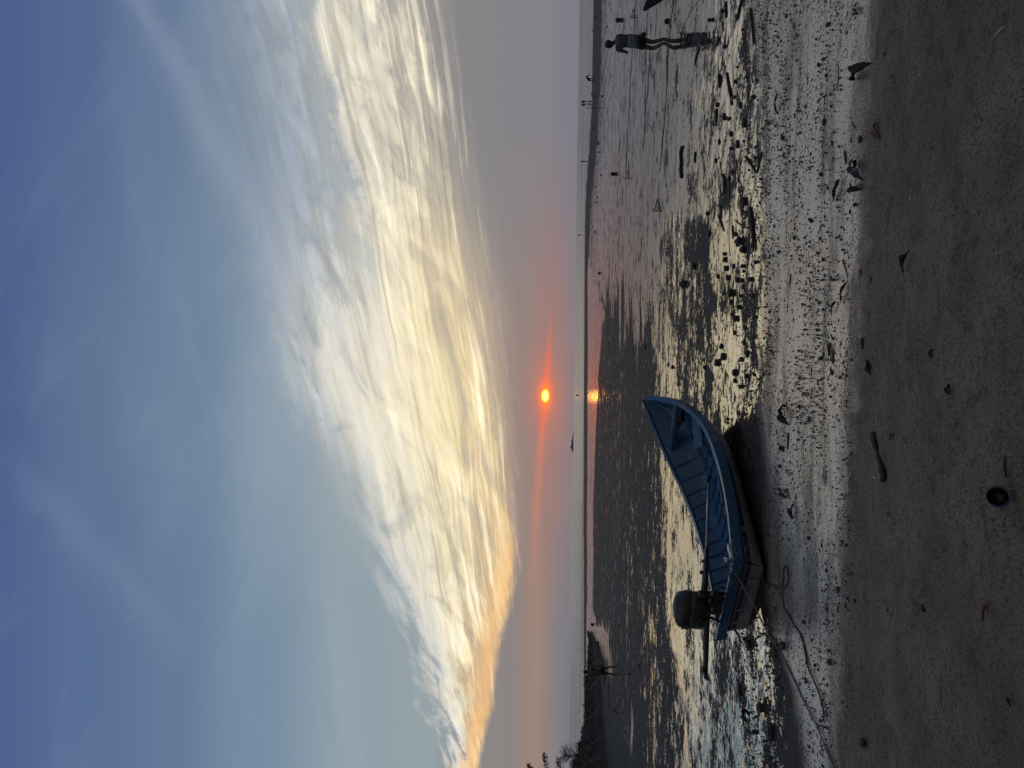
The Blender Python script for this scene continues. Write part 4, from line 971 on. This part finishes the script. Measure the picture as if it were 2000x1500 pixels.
stick([(1968, 48), (1955, 58), (1945, 72), (1938, 84)], 2.6, 'thin grey root sticking out of the dry sand at the right', 'root', mat=M_dry)
stick([(1965, 892), (1964, 912), (1967, 932)], 3, 'dark twig half buried above the black cap', 'twig')
stick([(1702, 666), (1706, 671)], 1.0, 'tiny pale twig on dry sand below a dark strip', 'twig', mat=M_dry)
stick([(1651, 293), (1653, 320)], 2.2, 'thin black stick on wet sand right of the leaf heap', 'twig')
stick([(1664, 239), (1673, 254)], 1.2, 'fine bent twig near the egg shaped pebble', 'twig')
stick([(1646, 507), (1652, 525), (1657, 543)], 1.5, 'thin dark twig at the wet edge above the folded leaf', 'twig')
stick([(1638, 128), (1638, 150), (1636, 178)], 1.4, 'thin dark straw on the silvery sand left of the pointed husk', 'twig')
stick([(1545, 535), (1543, 560)], 1.4, 'hair thin twig on the wet sand', 'twig')
stick([(1541, 845), (1539, 878)], 2.4, 'narrow black splinter below the curled leaf', 'twig')
stick([(1525, 870), (1524, 880)], 2.4, 'stub of black wood beside the boat shadow, left one', 'twig')
stick([(1530, 873), (1530, 883)], 2.6, 'stub of black wood beside the boat shadow, right one', 'twig')
stick([(1620, 670), (1621, 695)], 3.2, 'dark flat strip of bark on the wet sand, upper of two', 'bark_strip', cat='bark')
stick([(1628, 682), (1627, 712)], 1.8, 'thin dark strip of bark on the wet sand, lower of two', 'bark_strip', cat='bark')
stick([(1686, 660), (1686, 682)], 3.6, 'dark bark strip on dry sand right at the wet edge', 'bark_strip', cat='bark')
stick([(1921, 1212), (1922, 1190), (1927, 1180), (1931, 1185)], 3.4, 'bent brown bark strip on the dry sand at the left', 'bark_strip', mat=M_leafred, cat='bark')
stick([(1598, 1416), (1608, 1418), (1620, 1421)], 1.5, 'short thin stick touching the taut mooring rope', 'twig')
stick([(1446, 1335), (1447, 1360)], 3, 'dark stick lying in the left puddles', 'stick')
stick([(1757, 1349), (1762, 1358), (1765, 1366)], 1.2, 'fine curved root in the dry sand at lower left', 'twig', mat=M_dry)
stick([(1897, 180), (1905, 205), (1918, 236)], 2.0, 'curved dark root half buried in dry sand at the right', 'root')
leaf((1671, 154), (1704, 122), 15, 'pointed dry palm husk standing at the wet sand edge', 'palm_husk', curl=.9, arch=.3, seed=1, cat='husk')
leaf((1674, 313), (1688, 352), 13, 'upper black crumpled leaf of the heap at the wet edge', curl=.9, arch=.35, seed=2, mat=M_black, lobes=.2)
leaf((1664, 320), (1680, 338), 8, 'small curled leaf poking out of the heap toward the sea', curl=1., arch=.3, seed=3)
leaf((1664, 365), (1686, 370), 11, 'lower folded triangular leaf of the heap at the wet edge', curl=.7, arch=.3, seed=4)
leaf((1641, 350), (1630, 392), 8, 'long folded brown leaf on the wet sand above the heap', curl=.8, arch=.15, seed=5)
leaf((1532, 790), (1541, 830), 12, 'broad curled dark leaf standing on the wet sand by the boat bow', curl=.8, arch=.4, seed=6)
leaf((1549, 1014), (1552, 983), 9, 'ribbed pointed brown leaf on wet sand beside the boat', curl=.6, arch=.3, seed=7)
leaf((1527, 955), (1541, 973), 7, 'crooked dark leaf between the boat and the ribbed leaf', curl=.8, arch=.3, seed=8)
leaf((1656, 551), (1644, 588), 6, 'folded dark leaf at the wet edge left of the twig', curl=.9, arch=.2, seed=9)
leaf((1635, 588), (1625, 612), 5, 'small dark leaf left of the folded leaf', curl=.9, arch=.2, seed=10)
leaf((1627, 540), (1638, 548), 5, 'tiny crumpled black leaf on the silvery sand', curl=1., arch=.5, seed=11, mat=M_black)
leaf((1697, 697), (1703, 734), 7, 'long boat shaped dead leaf on dry sand', curl=1., arch=.15, seed=12)
leaf((1712, 240), (1722, 272), 9, 'rust red curled leaf on dry sand at the upper right', mat=M_leafred, curl=.8, arch=.25, seed=13, lobes=.15)
leaf((1779, 490), (1768, 532), 10, 'dry split twiggy leaf on the sand', curl=.7, arch=.3, seed=14, lobes=.3)
leaf((1732, 100), (1729, 119), 5, 'bluish black mussel like leaf on dry sand at the right', mat=M_lens, curl=.8, arch=.2, seed=15)
leaf((1972, 1362), (1979, 1380), 6, 'thin brown leaf flat on the sand at the lower left corner', curl=.3, arch=.1, seed=16)
leaf((1520, 182), (1519, 222), 5, 'dark twisted leaf on the wet sand at the right', curl=.8, arch=.25, seed=17)
leaf((1500, 236), (1508, 243), 6, 'small dark crumpled leaf above the silvery sand', curl=.9, arch=.4, seed=18, mat=M_black)
leaf((1672, 18), (1682, 28), 6, 'black crumpled leaf at the top edge of the wet sand', curl=.9, arch=.4, seed=19, mat=M_black)
leaf((1455, 1385), (1462, 1412), 8, 'clump of dark leaves in the left puddles', curl=.7, arch=.4, seed=20, lobes=.3)
leaf((1447, 1352), (1456, 1380), 4, 'narrow dark leaf joined to the clump in the left puddles', curl=.7, arch=.2, seed=22)
leaf((1858, 750), (1860, 772), 10, 'pale brown worn shell fragment pressed in the dry sand', 'shell_fragment', curl=.9, arch=.3, seed=21, cat='shell')
leaf((1822, 682), (1828, 702), 7, 'dark leaf with pale edge on dry sand', curl=.8, arch=.25, seed=23, lobes=.2)
leaf((1805, 1180), (1808, 1196), 7, 'faint brown leaf scrap beside a pale straw', curl=.6, arch=.2, seed=24)
leaf((1609, 912), (1613, 950), 5, 'flat sliver of clear crumpled plastic on the wet sand', 'plastic_scrap', mat=M_plastic, curl=.8, arch=.08, seed=25, cat='plastic')
leaf((1665, 920), (1657, 970), 6, 'larger crumpled clear plastic strip at the wet sand edge', 'plastic_scrap', mat=M_plastic, curl=.9, arch=.08, seed=26, cat='plastic', lobes=.3)
for x, y, r_, lb in ((1706, 933, 2.4, 'small white shell chip left of the charred stick'), (1727, 33 + 108, 1.6, 'white grain of shell near the right leaf'), (1836, 1104, 1.6, 'white shell chip in the dry sand at lower left'), (1843, 1410, 1.8, 'pale shell bit on dry sand near the left corner'), (1737, 1302, 1.6, 'pale shell bit below the wet sand at the left'), (1794, 146, 2., 'white shell chip on dry sand at the right'), (1776, 387, 2., 'pale bean shaped shell chip high on the dry sand'), (1788, 1014, 1.8, 'small white shell sliver between stick and cap')):
    stone(x, y, r_, lb, 'shell_chip', 'shell', mat=M_shell, flat=.4, amp=.4, sink=.2)
g = G(1966, 972); k = scale_at(g)
cp = empty('round_tin', tuple(g + Vector((0, 0, 15 * k))), (R(58), 0, R(14))); tag(cp, 'black round tin half buried in the dry sand, mouth open', 'tin')
mb = MB(); rr = 19 * k
prof = [(rr * .94, -.03), (rr, -.028), (rr, .03), (rr * .95, .034), (rr * .9, .03), (rr * .9, -.02)]
vs = [(r_ * math.cos(a), r_ * math.sin(a), z) for r_, z in prof for a in np.linspace(0, 2 * math.pi, 40, endpoint=False)]
fs = [(i * 40 + j, i * 40 + (j + 1) % 40, (i + 1) * 40 + (j + 1) % 40, (i + 1) * 40 + j) for i in range(5) for j in range(40)] + [tuple(range(40)), tuple(5 * 40 + j for j in range(40))]
mb.add(vs, fs); mb.build('shell', M_cap, cp)
MB().tube([(rr * math.cos(a), rr * math.sin(a), .032) for a in np.linspace(0, 2 * math.pi, 40)], .0035, 6).build('rim', M_lens, cp)

# ------------------------------------------------------------------ left bank, bushes and trees
def bank():
    fr = [(1153, 1235), (1163, 1262), (1170, 1300), (1174, 1350), (1177, 1400), (1180, 1450), (1184, 1500), (1190, 1560), (1200, 1650), (1215, 1800)]
    top = [1152, 1149, 1147, 1144, 1140.5, 1135, 1121, 1108, 1100, 1095]
    base = [G(*p) for p in fr]; N = 160; T = 26; vs = []; tops = []
    for i in range(N + 1):
        f = i / N * (len(fr) - 1); a = min(int(f), len(fr) - 2); w = f - a
        b = base[a].lerp(base[a + 1], w); pyv = fr[a][1] + (fr[a + 1][1] - fr[a][1]) * w; tp = top[a] + (top[a + 1] - top[a]) * w
        out = Vector((b.x, b.y, 0)).normalized(); hor = 1121 + (750 - pyv) * .0143
        dm = Vector((b.x, b.y, 0)).length + 3.2
        H = max(.25, CZ - (tp - hor) / F * dm)
        for j in range(T + 1):
            t = j / T; prof_ = math.sin(min(1, t / .45) * math.pi / 2) ** .8 if t < .45 else 1 - ((t - .45) / .55) ** 2
            p = b + out * (t * 8.); z = H * prof_
            nz_ = float(fbm(np.array([p.x * 1.3]), np.array([p.y * 1.3]), 4, 5)[0]) - .5
            vs.append(Vector((p.x + nz_ * .3, p.y, max(-.05, z * (1 + .5 * nz_) + (.25 * nz_ if t > .02 else -.05)))))
            if .1 < t < .6: tops.append((vs[-1], H))
    m = T + 1
    o = MB().add(vs, [(i * m + j, i * m + j + 1, (i + 1) * m + j + 1, (i + 1) * m + j) for i in range(N) for j in range(T)]).build('embankment', M_bank); tag(o, kind='structure')
    r_ = random.Random(3); mb = MB()
    for _ in range(9000):
        p, H = r_.choice(tops); q = p + Vector((r_.uniform(-.2, .2), r_.uniform(-.2, .2), r_.uniform(-.03, .05 + .07 * H))); s_ = r_.uniform(.03, .09)
        a = Vector((r_.gauss(0, 1), r_.gauss(0, 1), r_.gauss(0, .7))).normalized(); b = a.cross(Vector((r_.gauss(0, 1), r_.gauss(0, 1), r_.gauss(0, 1)))).normalized()
        mb.add([q - a * s_, q + b * s_ * .45, q + a * s_, q - b * s_ * .45], [(0, 1, 2, 3)])
    tag(mb.build('undergrowth', M_cover, smooth=False), 'dense dark undergrowth covering the bank', 'undergrowth', kind='stuff')
bank()
def tree(name, base, h, spread, label, needles=True, seed=1, nb=24, lean=(0, 0), leafm=None, leaf_n=46):
    r_ = random.Random(seed); root = empty(name, tuple(base)); tag(root, label, 'tree' if h > 2.5 else 'bush')
    tb = MB(); lb = MB()
    tipv = Vector((lean[0], lean[1], h * .8)); trunk = smoothpath([(0, 0, -.1), tuple(tipv * .35 + Vector((.06 * h, 0, 0))), tuple(tipv * .7), tuple(tipv)], 5)
    n = len(trunk); tb.tube(trunk, [.035 * h * (1 - .8 * i / (n - 1)) + .006 for i in range(n)], 8)
    for k in range(nb):
        t = r_.uniform(.15, 1.); p = trunk[min(n - 1, int(t * (n - 1)))]; az = r_.uniform(0, 2 * math.pi); el = r_.uniform(.1, 1.1)
        ln = spread * r_.uniform(.55, 1.1) * (1.1 - .45 * t); d = Vector((math.cos(az) * math.cos(el), math.sin(az) * math.cos(el), math.sin(el)))
        br = smoothpath([p, p + d * ln * .5 + Vector((0, 0, .06 * ln)), p + d * ln + Vector((0, 0, r_.uniform(-.05, .25) * ln))], 5)
        tb.tube(br, [.010 * h * (1 - .75 * i / (len(br) - 1)) + .003 for i in range(len(br))], 5)
        for _ in range(leaf_n):
            q = br[min(len(br) - 1, int((r_.random() ** .6) * len(br)))] + Vector((r_.gauss(0, 1), r_.gauss(0, 1), r_.gauss(0, 1))) * spread * .07
            if needles:
                a = (d + Vector((r_.gauss(0, .5), r_.gauss(0, .5), r_.gauss(.25, .45)))).normalized(); l = r_.uniform(.09, .22) * spread * .7; w = a.cross(Vector((r_.gauss(0, 1), r_.gauss(0, 1), r_.gauss(0, 1)))).normalized() * l * .055
                lb.add([q - w, q + a * l, q + w], [(0, 1, 2)])
            else:
                a = Vector((r_.gauss(0, 1), r_.gauss(0, 1), r_.gauss(0, .8))).normalized(); b = a.cross(Vector((r_.gauss(0, 1), r_.gauss(0, 1), r_.gauss(0, 1)))).normalized(); l = r_.uniform(.05, .10)
                lb.add([q - a * l, q + b * l * .5, q + a * l, q - b * l * .5], [(0, 1, 2, 3)])
    tb.build('trunk', M_bark, root); lb.build('crown', leafm or M_crown, root, smooth=False)
    return root
def atd(px, py, D):
    d = ray(px, py); return Vector(CAM + d * (D / d[1]))
p = atd(1124, 1478, 49.); tree('feathery_bush', (p.x, p.y, 1.35), 1.55, 1.0, 'feathery needled bush standing on top of the dark bank', True, 11, 34, (.05, 0), leaf_n=60)
p = atd(1126, 1502, 46.); tree('feathery_bush', (p.x - .1, p.y, 1.7), .9, .55, 'small low bush at the left edge of the dark bank', True, 17, 16, leaf_n=40)
def leafy_tree():
    r_ = random.Random(23); b = atd(1100, 1590, 44.); root = empty('leafy_tree', (b.x, b.y, 1.6)); tag(root, 'leafy tree at the left edge, only a few branch tips reaching into view', 'tree')
    tb = MB(); lb = MB(); o = Vector((b.x, b.y, 1.6))
    tb.tube(smoothpath([(0, 0, -.2), (.1, 0, .9), (.0, 0, 2.0), (.1, 0, 3.1)], 5), [.12 - .005 * i for i in range(16)], 8)
    tips = [(1062, 1476, .5, 1560), (1090, 1486, .4, 1570), (1033, 1496, .6, 1580), (1010, 1520, .6, 1590), (1075, 1530, .4, 1590), (1048, 1540, .5, 1600), (1020, 1560, .6, 1600), (990, 1570, .7, 1600), (1060, 1640, .5, 1600), (1030, 1660, .6, 1600), (1080, 1660, .4, 1600), (985, 1630, .8, 1600)]
    for x, y, t, _ in tips:
        e = atd(x, y, 44. + r_.uniform(-.6, .6)) - o; s_ = Vector((.05, 0, t * 3)); 
        br = smoothpath([s_, s_.lerp(e, .5) + Vector((0, 0, -.12)), e], 7); tb.tube(br, [.03 - .0017 * i for i in range(len(br))], 5)
        L = (e - s_).length
        for i, q in enumerate(br):
            if i < 4: continue
            for _ in range(26):
                c = q + Vector((r_.gauss(0, .12), r_.gauss(0, .14), r_.gauss(0, .10))) * (1 if i < len(br) - 3 else .7)
                a = Vector((r_.gauss(.6, 1), r_.gauss(0, 1), r_.gauss(0, .8))).normalized(); w = a.cross(Vector((r_.gauss(0, 1), r_.gauss(0, 1), r_.gauss(0, 1)))).normalized(); l = r_.uniform(.05, .10)
                lb.add([c - a * l, c + w * l * .5, c + a * l, c - w * l * .5], [(0, 1, 2, 3)])
    tb.build('trunk', M_bark, root); lb.build('crown', M_crown2, root, smooth=False)
leafy_tree()
for x, y, r_, lb, asp in ((1172, 1481, 9, 'largest dark boulder at the foot of the bank by the left edge', 1.2), (1166, 1434, 4.5, 'rounded boulder on the pale strip under the bank', 1.4), (1170, 1441, 4, 'low boulder just below the rounded one', 1.), (1163, 1419, 3.5, 'small boulder against the foot of the bank', 1.)):
    stone(x, y, r_, lb, 'boulder', 'boulder', amp=.35, asp=asp)

# far island on the horizon
mb = MB(); vs = []; d0 = ray(1117, 862); cx = d0[0] / d0[1] * 5200; N = 40
prof_ = [0, .25, .55, 1.0, .8, .62, .7, .5, .3, .32, .2, .1, 0]
for j, ty in enumerate((-1, -.4, .2, 1)):
    for i in range(N + 1):
        t = i / N; hgt = np.interp(t * 12, range(13), prof_) * 24 * (1 - abs(ty) ** 2) + 1.5 * float(fbm(np.array([t * 30.]), np.array([j * 1.]), 3)[0]) * (1 if abs(ty) < 1 else 0)
        vs.append((cx + (t - .52) * 170, 5200 + ty * 60, hgt - .6))
mb.add(vs, [(j * (N + 1) + i, j * (N + 1) + i + 1, (j + 1) * (N + 1) + i + 1, (j + 1) * (N + 1) + i) for j in range(3) for i in range(N)])
tag(mb.build('island_hill', M_isle), kind='structure')
